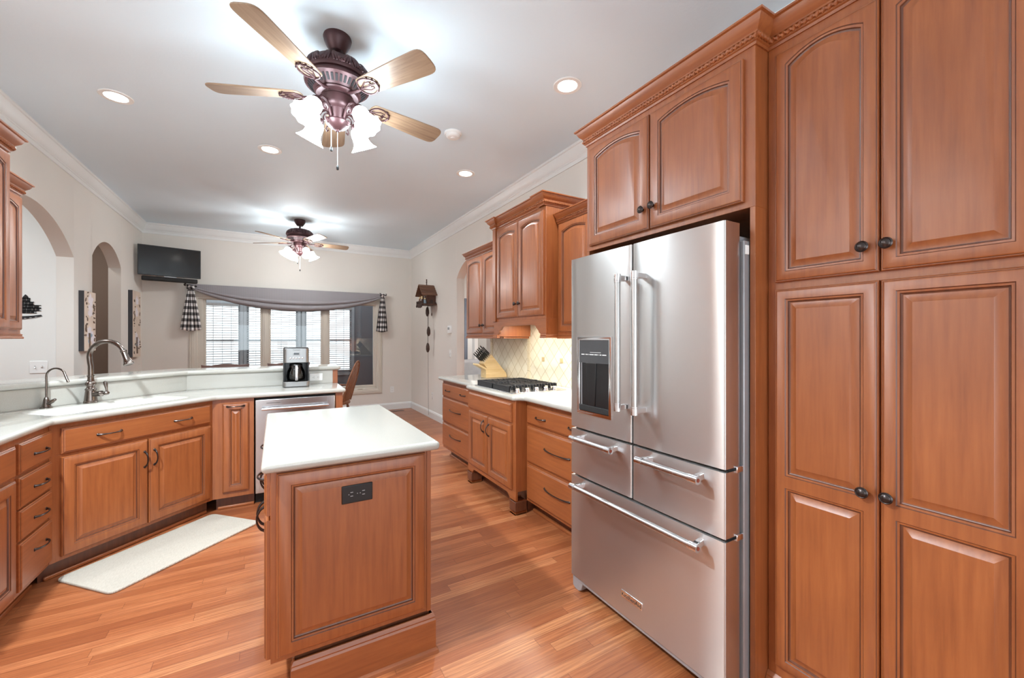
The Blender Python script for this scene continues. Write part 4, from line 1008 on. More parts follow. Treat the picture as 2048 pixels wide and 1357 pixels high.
# ------------------------------------------------------------------ ceiling fans
def fan(label, loc, blade0, arm0, glass, drop=0.0):
    t = thing('ceiling_fan', label, 'ceiling fan', loc, 0, 'bronze ceiling fans')
    MB().lathe([(0.072, 0), (0.075, -0.010), (0.070, -0.03), (0.058, -0.055), (0.042, -0.080), (0.038, -0.084), (0.0, -0.084)], None, 32).build('canopy', 'fan_metal', t, ang=40)
    MB().lathe([(0.013, -0.07), (0.013, -0.15-drop)], None, 16).build('downrod', 'fan_metal', t)
    # motor housing with raised acanthus leaves
    hs = MB().lathe([(0.02, -0.128), (0.06, -0.130), (0.105, -0.138), (0.132, -0.150), (0.156, -0.172), (0.170, -0.200), (0.174, -0.225), (0.169, -0.236), (0.160, -0.240), (0.160, -0.252), (0.171, -0.256), (0.169, -0.264)], None, 48)
    hs.build('motor_housing', 'fan_metal', t, ang=40)
    mb = MB()
    for k in range(10):
        a0 = 2*pi*k/10
        for s in (-1, 1):
            for j in range(3):
                p = []
                for q in range(6):
                    u = q/5; r = 0.126 + 0.050*u + 0.006*sin(pi*u); z = -0.147 - 0.072*u**1.2
                    a = a0 + s*(0.03 + 0.085*j*u + 0.06*u); p.append((r*cos(a), r*sin(a), z))
                mb.tube(p, [0.003, 0.007, 0.010, 0.011, 0.009, 0.004], 6)
        a = a0 + pi/10
        for q in (-1, 0, 1): mb.sphere((0.171*cos(a+q*0.07), 0.171*sin(a+q*0.07), -0.212+abs(q)*0.008), 0.010, 8)
    mb.build('leaf_relief', 'fan_metal', t, ang=60)
    MB().lathe([(0.169, -0.262), (0.156, -0.268), (0.118, -0.306), (0.112, -0.310)], None, 48, cap0=False, cap1=False).build('vent_ring', 'fan_metal', t)
    mb = MB()
    for k in range(40):
        mt = Matrix.Rotation(2*pi*k/40, 4, 'Z') @ Matrix.Translation((0.137, 0, -0.287)) @ Matrix.Rotation(radians(-45), 4, 'Y')
        mb.merge(MB().box(-0.018, 0.018, -0.0055, 0.0055, -0.0025, 0.0022), mt)
    mb.build('vent_slots', 'fan_dark', t)
    MB().lathe([(0.113, -0.306), (0.116, -0.316), (0.110, -0.322), (0.086, -0.326), (0.084, -0.332), (0.086, -0.336), (0.080, -0.372), (0.074, -0.384), (0.062, -0.392), (0.050, -0.398), (0.044, -0.412), (0.036, -0.440), (0.034, -0.452), (0.056, -0.458), (0.062, -0.466), (0.060, -0.474), (0.046, -0.492), (0.024, -0.504), (0.014, -0.508), (0.010, -0.516), (0.0, -0.518)], None, 36).build('switch_housing', 'fan_metal', t, ang=35)
    zb = -0.322
    for k in range(5):
        ang = radians(blade0 + 72*k); R = Matrix.Rotation(ang, 4, 'Z')
        pitch = Matrix.Translation((0, 0, zb)) @ Matrix.Rotation(radians(-12), 4, 'X')
        ol = []
        for u in range(9): a = pi*0.5 + pi*u/8; ol.append((0.215 + 0.030*cos(a), 0.055*sin(a)))
        ol += [(0.35, -0.062), (0.50, -0.070), (0.60, -0.073), (0.622, -0.072), (0.638, -0.068), (0.650, -0.060), (0.657, -0.048), (0.661, -0.030), (0.662, 0.0), (0.661, 0.030), (0.657, 0.048), (0.650, 0.060), (0.638, 0.068), (0.622, 0.072), (0.60, 0.073), (0.50, 0.070), (0.35, 0.062)]
        b = MB().prism(ol, -0.004, 0.004).xf(pitch).build('blade', 'blade_wood', t, bevel=0.002); b.rotation_euler = (0, 0, ang)
        mb = MB()
        mb.tube([(0.085, 0, 0.004), (0.12, 0, -0.008), (0.16, 0, -0.012), (0.19, 0, -0.012)], [0.010, 0.009, 0.008, 0.007], 8)
        n = 18; lp = [(0.245 + 0.058*cos(2*pi*i/n), 0.046*sin(2*pi*i/n)*(1.12 - 0.15*cos(2*pi*i/n)), -0.011) for i in range(n+1)]
        mb.tube(lp, 0.0045, 6)
        for s in (-1, 1):
            mb.tube([(0.19, 0, -0.011), (0.215, s*0.012, -0.011), (0.245, s*0.026, -0.011), (0.27, s*0.022, -0.011), (0.272, s*0.010, -0.011), (0.258, s*0.008, -0.011)], 0.0035, 6)
        mb.tube([(0.19, 0, -0.011), (0.25, 0, -0.011), (0.302, 0, -0.011)], 0.0035, 6)
        for q in range(5): a = radians(-60 + 30*q); mb.sphere((0.246 + 0.058*cos(a), 0.050*sin(a), -0.010), 0.007, 6)
        mb.xf(pitch).build('blade_iron', 'fan_metal', b, ang=60)
    for k in range(4):
        ang = radians(arm0 + 90*k); R = Matrix.Rotation(ang, 4, 'Z')
        mb = MB()
        mb.tube([(0.045, 0, -0.445), (0.06, 0, -0.40), (0.085, 0, -0.375), (0.115, 0, -0.375), (0.135, 0, -0.395), (0.142, 0, -0.42)], [0.006, 0.007, 0.007, 0.007, 0.006, 0.006], 8)
        sp = [(0.088 + (0.026 - 0.0016*q)*cos(radians(150 - 30*q)), 0, -0.418 + (0.026 - 0.0016*q)*sin(radians(150 - 30*q))) for q in range(14)]
        mb.tube(sp, 0.004, 6)
        mb.tube([(0.058, 0, -0.468), (0.075, 0, -0.470), (0.085, 0, -0.485), (0.078, 0, -0.498), (0.066, 0, -0.492)], 0.004, 6)
        am = mb.build('light_arm', 'fan_metal', t, ang=60); am.rotation_euler = (0, 0, ang)
        tilt = Matrix.Translation((0.142, 0, -0.415)) @ Matrix.Rotation(radians(-32), 4, 'Y') @ Matrix.Rotation(pi, 4, 'X')
        MB().lathe([(0.022, -0.012), (0.030, 0.0), (0.031, 0.018), (0.028, 0.024)], tilt, 20).build('shade_cup', 'fan_metal', am)
        sc = lambda z, a: (max(0, (z-0.06)/0.08)**2)*0.07*cos(10*a)
        MB().lathe([(0.024, 0.014), (0.034, 0.018), (0.043, 0.034), (0.045, 0.055), (0.044, 0.078), (0.049, 0.098), (0.062, 0.118), (0.072, 0.128), (0.075, 0.132)], tilt, 40, cap0=True, cap1=False, scallop=sc).build('lamp_shade', glass, am, ang=60)
    for (cx, cy, l) in ((0.0, 0.0, 0.19), (-0.03, 0.02, 0.10)):
        z0 = -0.516 if cx == 0 else -0.50
        ch = MB().tube([(cx, cy, z0), (cx, cy, z0-l)], 0.0016, 6).build('pull_chain', 'white', t)
        MB().lathe([(0.002, 0.012), (0.006, 0.004), (0.0075, -0.008), (0.006, -0.016), (0, -0.018)], Matrix.Translation((cx, cy, z0-l-0.008)), 12).build('chain_knob', 'black', ch)
    for ch in t.children:
        if not ch.name.startswith(('canopy', 'downrod')): ch.location.z -= drop
    return t
fan('bronze ceiling fan with four lit bell shades above the island', (0.309, 2.486, ZC), 13.5, -142, 'shade', 0.014)
fan('bronze ceiling fan over the dining area in front of the draped window', (0.322, 6.613, ZC), 4, -155, 'shade_warm')

# ------------------------------------------------------------------ recessed ceiling lights, smoke detector
lab = {0: 'recessed ceiling light above the sink, left of the near fan', 1: 'recessed ceiling light below the near fan, toward the window', 2: 'recessed ceiling light above the refrigerator aisle, nearest the pantry', 3: 'recessed ceiling light past the smoke detector, above the hood cabinets'}
for k, (x, y) in enumerate(CANS_AND_FILLS[:4]):
    t = thing('recessed_light', lab[k], 'ceiling light', (x, y, ZC), 0, 'recessed ceiling lights')
    MB().lathe([(0.062, -0.002), (0.066, -0.006), (0.090, -0.007), (0.094, -0.004), (0.094, 0.0)], None, 36, cap0=False, cap1=False).build('trim_ring', 'white', t)
    MB().lathe([(0.0, -0.005), (0.064, -0.003)], None, 32, cap0=False, cap1=True).build('lens', 'can', t)
t = thing('smoke_detector', 'round white smoke detector on the ceiling beside a fan blade', 'smoke detector', (1.275, 3.165, ZC))
MB().lathe([(0.070, 0), (0.070, -0.012), (0.064, -0.018)], None, 32).build('mounting_base', 'white', t)
MB().lathe([(0.058, -0.016), (0.056, -0.032), (0.046, -0.040), (0.020, -0.042), (0.018, -0.046), (0, -0.046)], None, 32).build('cover', 'white', t, ang=25)

# ------------------------------------------------------------------ television, sound bar
t = thing('television', 'black flat television on a wall arm in the left back corner', 'television', (-1.288, 7.562, 2.452), math.degrees(atan2(0.25, 0.968)))
MB().box(-0.35, 0.35, -0.012, 0.03, -0.21, 0.21).build('tv_body', 'black', t, bevel=0.004)
MB().box(-0.337, 0.337, -0.0135, -0.011, -0.193, 0.198).build('screen', 'screen', t)
mb = MB().box(-0.06, 0.06, 0.03, 0.05, -0.10, 0.10); mb.box(-0.03, 0.03, 0.05, 0.22, -0.03, 0.03)
mb.build('mount_arm', 'black_matte', t, bevel=0.003)
t = thing('sound_bar', 'black sound bar hanging directly under the television', 'speaker', (-1.285, 7.555, 2.198), math.degrees(atan2(0.25, 0.968)))
MB().box(-0.31, 0.31, -0.02, 0.06, -0.03, 0.03).build('bar_body', 'black_matte', t, bevel=0.012, seg=3)
MB().box(-0.07, 0.07, 0.0, 0.012, 0.03, 0.042).build('mount_clip', 'grey_metal', t)

# ------------------------------------------------------------------ paintings on the left wall
def painting(label, y, wd, z0, z1, th, seed):
    t = thing('painting', label, 'painting', (XL, y, z0), 90, 'tall flower paintings on the left wall'); h = z1-z0
    MB().box(0, wd, -th, 0.0, 0, h).build('canvas', 'canvas_edge', t)
    fc = MB().box(0.004, wd, -th-0.002, -th, 0.0, h).build('painted_face', 'art', t)
    rr = random.Random(seed)
    def petal(cx, cz, a, l, wd2, m, name, nn=9):
        pts = []
        for i in range(nn): u = i/(nn-1); pts.append((u*l, wd2*sin(pi*u)))
        for i in range(nn-2, 0, -1): u = i/(nn-1); pts.append((u*l, -wd2*sin(pi*u)))
        pts = [(cx + p*cos(a) - q*sin(a), cz + p*sin(a) + q*cos(a)) for p, q in pts]
        return pts
    lf = MB(); pt = MB(); bl = MB(); yb = -th-0.002
    for k in range(30):
        edge = rr.choice((0.14, 0.24, 0.80, 0.88)); z = h*(0.42 + 0.55*rr.random()) if k < 22 else h*(0.08+0.3*rr.random())
        l = 0.022 + 0.026*rr.random(); lf.prism([p for p in petal(wd*edge, z, rr.uniform(0, 2*pi), l, l*0.2, 0, '')], yb-0.0030-0.0002*k, yb, 'y')
    for cx, cz in ((0.5, 0.68), (0.45, 0.30), (0.7, 0.22), (0.55, 0.86)):
        for k in range(6): lf_ = petal(wd*cx, h*cz, k*pi/3 + rr.random(), 0.075, 0.026, 0, ''); pt.prism(lf_, yb-0.0006-0.00025*k, yb, 'y')
    for k in range(6): bl.prism(petal(wd*(0.42+0.14*rr.random()), h*(0.17+0.07*rr.random()), rr.uniform(0, 6.28), 0.05, 0.014, 0, ''), yb-0.0022-0.00022*k, yb, 'y')
    for k in range(4): a = rr.uniform(1.2, 1.9); x0 = wd*(0.4+0.2*rr.random()); lf.prism([(x0, h*0.05), (x0+0.004, h*0.05), (x0+0.004+0.1*cos(a), h*0.3), (x0+0.1*cos(a), h*0.3)], yb-0.0072-0.0002*k, yb, 'y')
    lf.build('painted_leaves', 'leaf_dark', fc, flat=True); pt.build('painted_blossoms', 'petal', fc, flat=True); bl.build('painted_blue_petals', 'petal_blue', fc, flat=True)
painting('tall narrow flower painting between the two left archways', 5.652, 0.30, 1.23, 1.832, 0.039, 3)
painting('tall narrow flower painting right of the narrow archway, below the television', 7.239, 0.37, 1.103, 1.998, 0.045, 8)
# black metal wall sign and switch plate on the dining-room wall
t = thing('wall_sign', 'black cut-metal word sign with a curved banner on the far white wall', 'sign', (-2.06, 5.547, 1.64))
mb = MB(); rr = random.Random(5)
rows = [(-0.17, 0.10, 0.062, 0.090), (-0.17, 0.125, 0.030, 0.056), (-0.17, 0.17, 0.002, 0.026), (-0.17, 0.17, -0.026, -0.002), (-0.17, 0.14, -0.048, -0.030)]
for a, b, c, d in rows:
    x = a
    mb.box(a, b, -0.006, 0, c-0.002, c+0.004); mb.box(a, b, -0.006, 0, d-0.004, d+0.002)
    while x < b-0.01:
        wd = 0.012 + 0.02*rr.random(); mb.box(x, min(b, x+wd), -0.006, 0, c, d+0.002); x += wd + 0.006
for x, z in ((-0.13, 0.10), (-0.02, 0.118), (0.03, 0.10), (0.07, 0.112)): mb.prism([(x-0.02, 0.085), (x+0.022, 0.085), (x+0.012, z), (x, z+0.012), (x-0.014, z-0.008)], -0.006, 0, 'y')
mb.build('sign_letters', 'black_matte', t)
n = 14; top = []; bot = []
for i in range(n+1):
    u = i/n*2-1; top.append((u*0.17, -0.062 - 0.018*(1-u*u))); bot.append((u*0.178, -0.074 - 0.034*(1-u*u)))
MB().prism(bot + top[::-1], -0.006, 0, 'y').build('sign_banner', 'black_matte', t)
mb = MB()
for i in range(9):
    u = (i-4)/4.6; x = u*0.16; z = -0.0765 - 0.024*(1-u*u); mb.box(x-0.008, x+0.007, -0.0065, -0.0055, z-0.006, z+0.002)
mb.build('banner_lettering', 'grey_metal', t)
def plate(name, label, cat, loc, rz, wd, h, fn, mat='white', group=None):
    t = thing(name, label, cat, loc, rz, group)
    MB().box(-wd/2, wd/2, -0.006, 0, -h/2, h/2).build('cover_plate', mat, t, bevel=0.003)
    fn(t); return t
def toggles(xs):
    def f(t):
        for k, x in enumerate(xs):
            MB().box(x-0.005, x+0.005, -0.0068, -0.005, -0.012, 0.012).build('switch_slot', 'grey_metal', t)
            MB().prism([(-0.006, -0.006), (-0.018, 0.004 if k else -0.010), (-0.017, 0.010 if k else -0.004), (-0.006, 0.006)], x-0.0035, x+0.0035, 'x').build('switch_toggle', 'white', t)
    return f
def recept(horiz):
    def f(t):
        for s in (-1, 1):
            c = s*0.021
            fc = MB().prism(rounded([(-0.014, -0.014), (0.014, -0.014), (0.014, 0.014), (-0.014, 0.014)], 0.007, 3), 0.006, 0.0075).xf(Matrix.Rotation(radians(90), 4, 'X')).build('socket_face', 'white', t)
            mb = MB()
            for q in (-0.006, 0.006): mb.box(q-0.001, q+0.001, -0.0082, -0.007, -0.001, 0.007)
            mb.box(-0.002, 0.002, -0.0082, -0.007, -0.009, -0.005)
            sl = mb.build('socket_slots', 'ink', fc)
            fc.location = (c, 0, 0) if horiz else (0, 0, c)
            if horiz: fc.rotation_euler = (0, radians(90), 0)
    return f
plate('light_switch', 'white double light switch plate behind the small faucet', 'switch', (-1.905, 5.547, 1.087), 0, 0.118, 0.115, toggles((-0.023, 0.023)))
plate('outlet', 'white outlet on the counter backsplash right of the coffee maker', 'outlet', (0.355, 4.4175, 0.978), 0, 0.116, 0.072, recept(True))
plate('outlet', 'white outlet low on the back wall right of the window', 'outlet', (1.945, YB, 0.380), 0, 0.072, 0.116, recept(False))
plate('light_switch', 'white single light switch below the thermostat', 'switch', (XR, 5.85, 1.125), -90, 0.072, 0.116, toggles((0.0,)))
plate('outlet', 'white outlet low on the right wall under the cuckoo clock', 'outlet', (XR, 6.66, 0.385), -90, 0.072, 0.116, recept(False))
t = thing('thermostat', 'white wall thermostat beside the right archway', 'thermostat', (XR, 5.85, 1.49), -90)
MB().box(-0.062, 0.062, -0.026, 0, -0.058, 0.058).build('housing', 'white', t, bevel=0.006)
MB().box(-0.045, 0.025, -0.0275, -0.025, -0.005, 0.032).build('display', 'grey_metal', t)
MB().box(0.034, 0.05, -0.029, -0.025, -0.03, 0.02).build('button_strip', 'white', t, bevel=0.002)

# ------------------------------------------------------------------ cuckoo clock (gable faces the room)
t = thing('cuckoo_clock', 'carved dark wooden cuckoo clock with pine cone weights on the right wall', 'clock', (XR, 6.60, 1.92), -90)
MB().box(-0.105, 0.105, -0.15, 0, 0.0, 0.16).prism([(-0.105, 0.16), (0.105, 0.16), (0, 0.28)], -0.15, 0, 'y').build('house', 'cuckoo', t, bevel=0.003)
rf = MB()
for s in (-1, 1):
    for k in range(5):
        u0, u1 = k/5, (k+1)/5
        x0, x1 = s*0.17*u0, s*(0.17*u1+0.010); z0, z1 = 0.315-0.175*u0, 0.315-0.175*u1-0.006
        rf.prism([(x0, z0), (x1, z1), (x1, z1+0.022), (x0, z0+0.008)], -0.26, 0.0, 'y')
rf.build('roof', 'shingle', t, ang=12, flat=True)
MB().box(-0.006, 0.006, -0.13, -0.118, 0.30, 0.40).box(-0.022, 0.022, -0.13, -0.118, 0.362, 0.374).sphere((0, -0.124, 0.405), 0.012, 8).build('finial', 'cuckoo_dark', t)
MB().box(-0.165, 0.165, -0.25, 0, -0.018, 0.0).build('balcony_floor', 'cuckoo', t, bevel=0.003)
mb = MB(); rr = random.Random(2)
for k in range(12): x = -0.155+k*0.0282; mb.box(x-0.004, x+0.004, -0.248, -0.240, 0, 0.04)
mb.box(-0.16, 0.16, -0.250, -0.238, 0.038, 0.048); mb.build('balcony_rail', 'cuckoo_dark', t)
mb = MB()
for k in range(9):
    x = -0.15+k*0.0375
    for q in range(3): mb.sphere((x+rr.uniform(-.012, .012), -0.245+rr.uniform(-.01, .01), -0.02-0.018*q*rr.random()), 0.016*rr.uniform(.7, 1.2), 8)
mb.build('carved_leaves', 'cuckoo_dark', t)
for x, y, c, k in ((-0.12, -0.205, 'red', 1.2), (-0.06, -0.215, 'shingle', 1.5), (0.0, -0.20, 'white', 1.6), (0.05, -0.215, 'cuckoo', 1.3), (0.088, -0.18, 'petal_blue', 1.15)):
    f = MB().lathe([(0.016*k, 0), (0.02*k, 0.02*k), (0.014*k, 0.05*k), (0.010*k, 0.06*k)], Matrix.Translation((x, y, 0)), 12).build('dancer_figure', c, t); MB().sphere((x, y, 0.072*k), 0.012*k, 10).build('figure_head', 'block_wood', f)
MB().lathe([(0.045, 0), (0.045, 0.004), (0.0, 0.005)], Matrix.Translation((0, -0.152, 0.10)) @ Matrix.Rotation(radians(90), 4, 'X'), 24).build('clock_face', 'cuckoo_dark', t)
MB().box(-0.002, 0.002, -0.16, -0.157, 0.10, 0.135).box(0, 0.026, -0.16, -0.157, 0.098, 0.102).build('clock_hands', 'white', t)
MB().prism([(-0.10, 0.0), (-0.05, 0.0), (-0.05, 0.05), (-0.06, 0.068), (-0.075, 0.074), (-0.09, 0.068), (-0.10, 0.05)], 0.10, 0.1085, 'x').build('side_door', 'cuckoo_dark', t)
for y in (-0.02, -0.125): MB().sphere((0.135, y, 0.012), 0.020, 8, 1, 1, 0.9).build('woodpile', 'cuckoo_dark', t)
for x, y, z0, top in ((-0.03, -0.10, -0.20, -0.03), (0.03, -0.10, -0.53, -0.37), (-0.01, -0.10, -0.80, -0.62)):
    cn = MB().lathe([(0.006, 0), (0.018, 0.01), (0.030, 0.05), (0.029, 0.10), (0.018, 0.145), (0.006, 0.16)], Matrix.Translation((x, y, z0)), 14).build('pine_cone_weight', 'cuckoo_dark', t)
    MB().tube([(x, y, z0+0.16), (x, y, -0.018)], 0.0022, 6).build('chain', 'cuckoo_dark', cn)
MB().tube([(0.0, -0.10, -0.018), (0.004, -0.098, -1.0), (0.0, -0.09, -1.84)], 0.0024, 6).build('chain', 'cuckoo_dark', t)
MB().tube([(0.07, -0.06, -0.018), (0.07, -0.06, -0.16)], 0.003, 6).sphere((0.07, -0.06, -0.17), 0.022, 10, 1, 0.3, 1.4).build('pendulum', 'cuckoo', t)

# ------------------------------------------------------------------ curtain rod, swag, gingham tails
t = thing('curtain_rod', 'dark curtain rod with knob ends across the top of the window', 'curtain rod', (0, YB-0.09, 2.165))
MB().tube([(-1.15, 0, 0), (1.80, 0, 0)], 0.011, 12).build('rod', 'bronze', t)
for x in (-1.155, 1.805): MB().sphere((x, 0, 0), 0.022, 12).build('finial', 'bronze', t)
for x in (-1.0, 1.7): MB().box(x-0.008, x+0.008, -0.005, 0.09, -0.012, 0.012).build('rod_bracket', 'bronze', t)
def swag():
    nx, ns = 64, 26; vs = []; fs = []
    for i in range(nx+1):
        u = i/nx; x = -1.13 + 2.91*u; q = 1-(2*u-1)**2; q = q**0.8
        drop = 0.03 + 0.325*q
        for j in range(ns+1):
            v = j/ns
            z = 0.012 - drop*v + 0.012*sin(v*9+2)*q*(v > 0.45)
            # folds gather toward the lower edge
            y = -0.014 - 0.030*sin(pi*min(1, v*1.02))*q - (0.040*max(0, sin((v-0.60)*pi/0.16)) if 0.60 < v < 0.76 else 0)*q - (0.036*max(0, sin((v-0.78)*pi/0.20)) if 0.78 < v < 0.98 else 0)*q
            y -= 0.012*(1-q)
            vs.append((x, y, z))
    for i in range(nx):
        for j in range(ns): a = i*(ns+1)+j; fs.append((a, a+ns+1, a+ns+2, a+1))
    mb = MB().add(vs, fs)
    o = mb.build('curtain_swag', 'swag', None, ang=80, uv=lambda c: (c.x*42, c.z*42))
    o.location = (0, YB-0.09, 2.165)
    md = o.modifiers.new('thickness', 'SOLIDIFY'); md.thickness = 0.004
    return o
tag(swag(), 'grey draped curtain swag hanging across the window top', 'curtain')
def tail(label, x0, x1, z0, z1, xt, seed):
    t = thing('curtain_tail', label, 'curtain tie', (xt, YB-0.10, 0), 0, 'gingham curtain tails')
    n, k = 36, 20; vs = []; fs = []
    for i in range(k+1):
        v = i/k; hw = 0.028 + ((x1-x0)/2-0.028)*(v**0.8); c = (1-v)*0 + v*((x0+x1)/2-xt)
        for j in range(n+1):
            u = j/n*2-1; vs.append((c + u*hw, -0.030 - 0.016*cos(u*9.5+seed)*(0.4+0.6*v) + 0.006*u, z1 - (z1-z0)*v - 0.010*cos(u*3)*v))
    for i in range(k):
        for j in range(n): a = i*(n+1)+j; fs.append((a, a+1, a+n+2, a+n+1))
    mb = MB().add(vs, fs); me_w = (x1-x0)
    o = mb.build('tail_cloth', 'gingham', t, ang=80)
    ul = o.data.uv_layers.new(name='UVMap')
    for p in o.data.polygons:
        for li in p.loop_indices:
            vi = o.data.loops[li].vertex_index; co = o.data.vertices[vi].co
            v = (z1 - co.z)/(z1-z0); hw = 0.028 + (me_w/2-0.028)*(max(v, 0.001)**0.8); u = (co.x - v*((x0+x1)/2-xt))/hw
            ul.data[li].uv = (u*me_w*0.5*1.3/0.062 + 0.25, (z1-co.z)/0.092)
    md = o.modifiers.new('thickness', 'SOLIDIFY'); md.thickness = 0.004
    kn = MB()
    kn.sphere((0, -0.03, z1+0.01), 0.045, 14, 1.1, 0.7, 0.8)
    kn.tube([(-0.05, -0.02, z1+0.045), (0.0, -0.055, z1+0.02), (0.05, -0.03, z1-0.02)], [0.014, 0.024, 0.016], 10)
    kn.tube([(-0.045, -0.04, z1-0.01), (0.01, -0.05, z1+0.02), (0.07, -0.02, z1+0.035)], [0.012, 0.02, 0.016], 10)
    kn.build('knot', 'gingham', t, ang=60, uv=lambda c: (c.x/0.05, c.z/0.05+c.y/0.07))
tail('black and white gingham curtain tail below the television', -1.215, -0.955, 1.475, 2.115, -1.085, 0.4)
tail('black and white gingham curtain tail at the right end of the rod', 1.622, 1.83, 1.475, 2.135, 1.74, 1.2)

# ------------------------------------------------------------------ chairs
def stool(label, x, y):
    t = thing('bar_stool', label, 'stool', (x, y, 0), 0, 'wooden bar stools behind the ledge')
    MB().prism(rounded([(-0.20, -0.37), (0.20, -0.37), (0.19, -0.02), (-0.19, -0.02)], 0.05, 5), 0.70, 0.735).build('seat', 'dark_wood', t, bevel=0.008)
    for sx in (-1, 1):
        MB().tube([(sx*0.165, -0.33, 0.70), (sx*0.185, -0.345, 0.35), (sx*0.20, -0.355, 0.0)], [0.021, 0.021, 0.016], 10).build('leg', 'dark_wood', t)
        MB().tube([(sx*0.165, -0.045, 0.70), (sx*0.18, -0.03, 0.35), (sx*0.195, -0.005, 0.0)], [0.021, 0.021, 0.016], 10).build('leg', 'dark_wood', t)
        MB().tube([(sx*0.165, -0.04, 0.72), (sx*0.175, -0.012, 0.90), (sx*0.18, 0.0, 1.06)], [0.018, 0.017, 0.014], 10).build('back_post', 'dark_wood', t)
        MB().tube([(sx*0.188, -0.348, 0.30), (sx*0.184, -0.026, 0.30)], 0.012, 8).build('side_stretcher', 'dark_wood', t)
    for y, z in ((-0.349, 0.22), (-0.022, 0.38)): MB().tube([(-0.19, y, z), (0.19, y, z)], 0.012, 8).build('stretcher', 'dark_wood', t)
    pts = []; n = 24
    for i in range(n+1):
        u = i/n*2-1; pts.append((u*0.20, 1.088 + 0.014*cos(u*pi*0.9)*(abs(u) < 0.62) + (0.010 if abs(u) > 0.88 else 0)*0 + 0.008*(abs(u)**6)))
    low = [(p[0]*0.97, 1.035 + 0.004*cos(i/n*2*pi)) for i, p in enumerate(pts)]
    lo = []
    for (a, b), (c, d) in zip(pts, low):
        cv = -0.010*(1-(a/0.2)**2)
        lo.append([(c, -0.014+cv, d), (a, -0.012+cv, b), (a, 0.010+cv, b), (c, 0.008+cv, d)])
    MB().loft(lo, True, True, True).build('crest_rail', 'dark_wood', t, bevel=0.002)
    for k in range(4): x0 = -0.105+k*0.07; MB().tube([(x0, -0.05, 0.735), (x0, -0.012, 1.04)], 0.008, 8).build('spindle', 'dark_wood', t)
stool('dark wooden bar stool with its crest rail showing left of the coffee maker', -0.418, 5.005)
stool('dark wooden bar stool half hidden behind the coffee maker', 0.140, 5.005)
t = thing('windsor_chair', 'brown hoop-back windsor armchair beyond the end of the bar', 'chair', (0.74, 6.32, 0), -116)
# local: chair faces -y, back toward +y
MB().prism([(0.23*cos(2*pi*i/28)*(1.0), 0.215*sin(2*pi*i/28)) for i in range(28)], 0.425, 0.462).build('seat', 'oak_chair', t, bevel=0.010)
for sx in (-1, 1):
    for sy in (-1, 1):
        a = Vector((sx*0.14, sy*0.13, 0.43)); b = Vector((sx*0.21, sy*0.21, 0.0)); f = lambda u: a + (b-a)*u
        MB().tube([f(0), f(0.12), f(0.18), f(0.22), f(0.42), f(0.55), f(0.60), f(0.66), f(0.85), f(1)], [0.014, 0.016, 0.020, 0.014, 0.022, 0.015, 0.020, 0.014, 0.018, 0.012], 10).build('leg', 'oak_chair', t)
    MB().tube([(sx*0.185, -0.185, 0.14), (sx*0.185, 0.185, 0.14)], [0.011, 0.011], 8).build('stretcher', 'oak_chair', t)
MB().tube([(-0.185, 0, 0.14), (0.185, 0, 0.14)], 0.011, 8).build('stretcher', 'oak_chair', t)
hoop = []
for i in range(25):
    a = pi*i/24; z = 0.455 + 0.575*sin(a)**0.75; hoop.append((0.205*cos(a)*(1 if sin(a) > 0.3 else 0.93), 0.165 + 0.17*(z-0.455)/0.575, z))
MB().tube(hoop, 0.0125, 10).build('hoop_back', 'oak_chair', t)
for k in range(7):
    u = (k-3)/3.6; x = u*0.20; s = sqrt(max(0, 1-u*u)); zt = 0.455 + 0.575*s**0.75
    MB().tube([(x*0.72, 0.165, 0.455), (x, 0.165+0.17*(zt-0.455)/0.575, zt)], [0.008, 0.006], 8).build('spindle', 'oak_chair', t)
for sx in (-1, 1):
    MB().tube([(sx*0.20, 0.225, 0.66), (sx*0.235, 0.10, 0.665), (sx*0.25, -0.05, 0.665), (sx*0.24, -0.15, 0.66)], [0.012, 0.015, 0.018, 0.020], 10, flat=0.6).build('arm', 'oak_chair', t)
    for y0, y1 in ((0.08, 0.10), (-0.04, -0.02), (-0.10, -0.11)): MB().tube([(sx*0.185, y0*0.9, 0.455), (sx*0.245, y1, 0.66)], [0.008, 0.008], 8).build('arm_post', 'oak_chair', t)

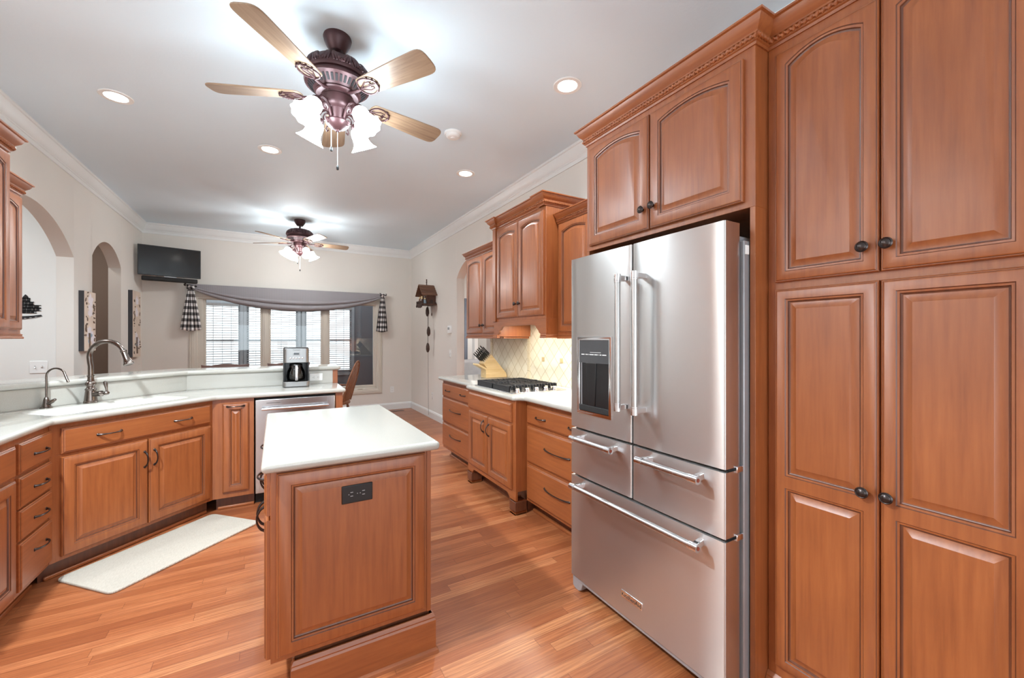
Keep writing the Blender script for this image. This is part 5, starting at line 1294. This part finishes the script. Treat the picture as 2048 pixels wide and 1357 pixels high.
# ------------------------------------------------------------------ floor mat, vent, sofa and curtain in the next room
mt = slab('floor_mat', [rounded([(-1.060, 3.262), (-0.745, 2.930), (-0.088, 3.537), (-0.405, 3.872)], 0.045, 6)], 0.0, 0.015, 'mat', None, 0.006)
tag(mt, 'pale woven anti-fatigue mat on the floor before the sink', 'mat')
t = thing('floor_vent', 'brown floor register near the back wall corner', 'vent', (1.98, 7.68, 0))
MB().box(-0.13, 0.13, -0.05, 0.05, 0.0, 0.004).build('vent_frame', 'dark_wood', t, bevel=0.001)
mb = MB()
for k in range(16): x = -0.112+k*0.015; mb.box(x, x+0.005, -0.04, 0.04, 0.0042, 0.0048)
mb.build('vent_slots', 'ink', t)
t = thing('sofa', 'grey fabric sofa in the room beyond the right archway', 'sofa', (3.75, 7.75, 0), 0)
MB().box(-0.95, 0.55, -0.42, 0.42, 0.08, 0.44).build('sofa_base', 'fabric_grey', t, bevel=0.04, seg=3)
MB().box(-0.95, 0.55, 0.20, 0.45, 0.30, 0.90).build('backrest', 'fabric_grey', t, bevel=0.07, seg=4)
for x0, x1 in ((-1.05, -0.83), (0.43, 0.65)): MB().box(x0, x1, -0.42, 0.45, 0.08, 0.66).build('armrest', 'fabric_grey', t, bevel=0.06, seg=4)
for x0, x1 in ((-0.82, -0.2), (-0.19, 0.42)): MB().box(x0, x1, -0.42, 0.22, 0.44, 0.58).build('seat_cushion', 'fabric_grey', t, bevel=0.05, seg=4)
for x0 in (-0.9, 0.45):
    for y0 in (-0.35, 0.35): MB().box(x0, x0+0.05, y0-0.025, y0+0.025, 0, 0.09).build('leg', 'dark_wood', t)
vs = []; fs = []; n = 24
for j in range(2):
    for i in range(n+1): u = i/n; vs.append((3.80 + 0.17*u, 8.95 + 0.02*sin(u*24), 0.02 if j == 0 else 2.3))
for i in range(n): fs.append((i, i+1, n+2+i, n+1+i))
c = MB().add(vs, fs).build('door_curtain', 'curtain', None, ang=80); md = c.modifiers.new('thickness', 'SOLIDIFY'); md.thickness = 0.004
tag(c, 'slate blue curtain panel in the room beyond the right archway', 'curtain')
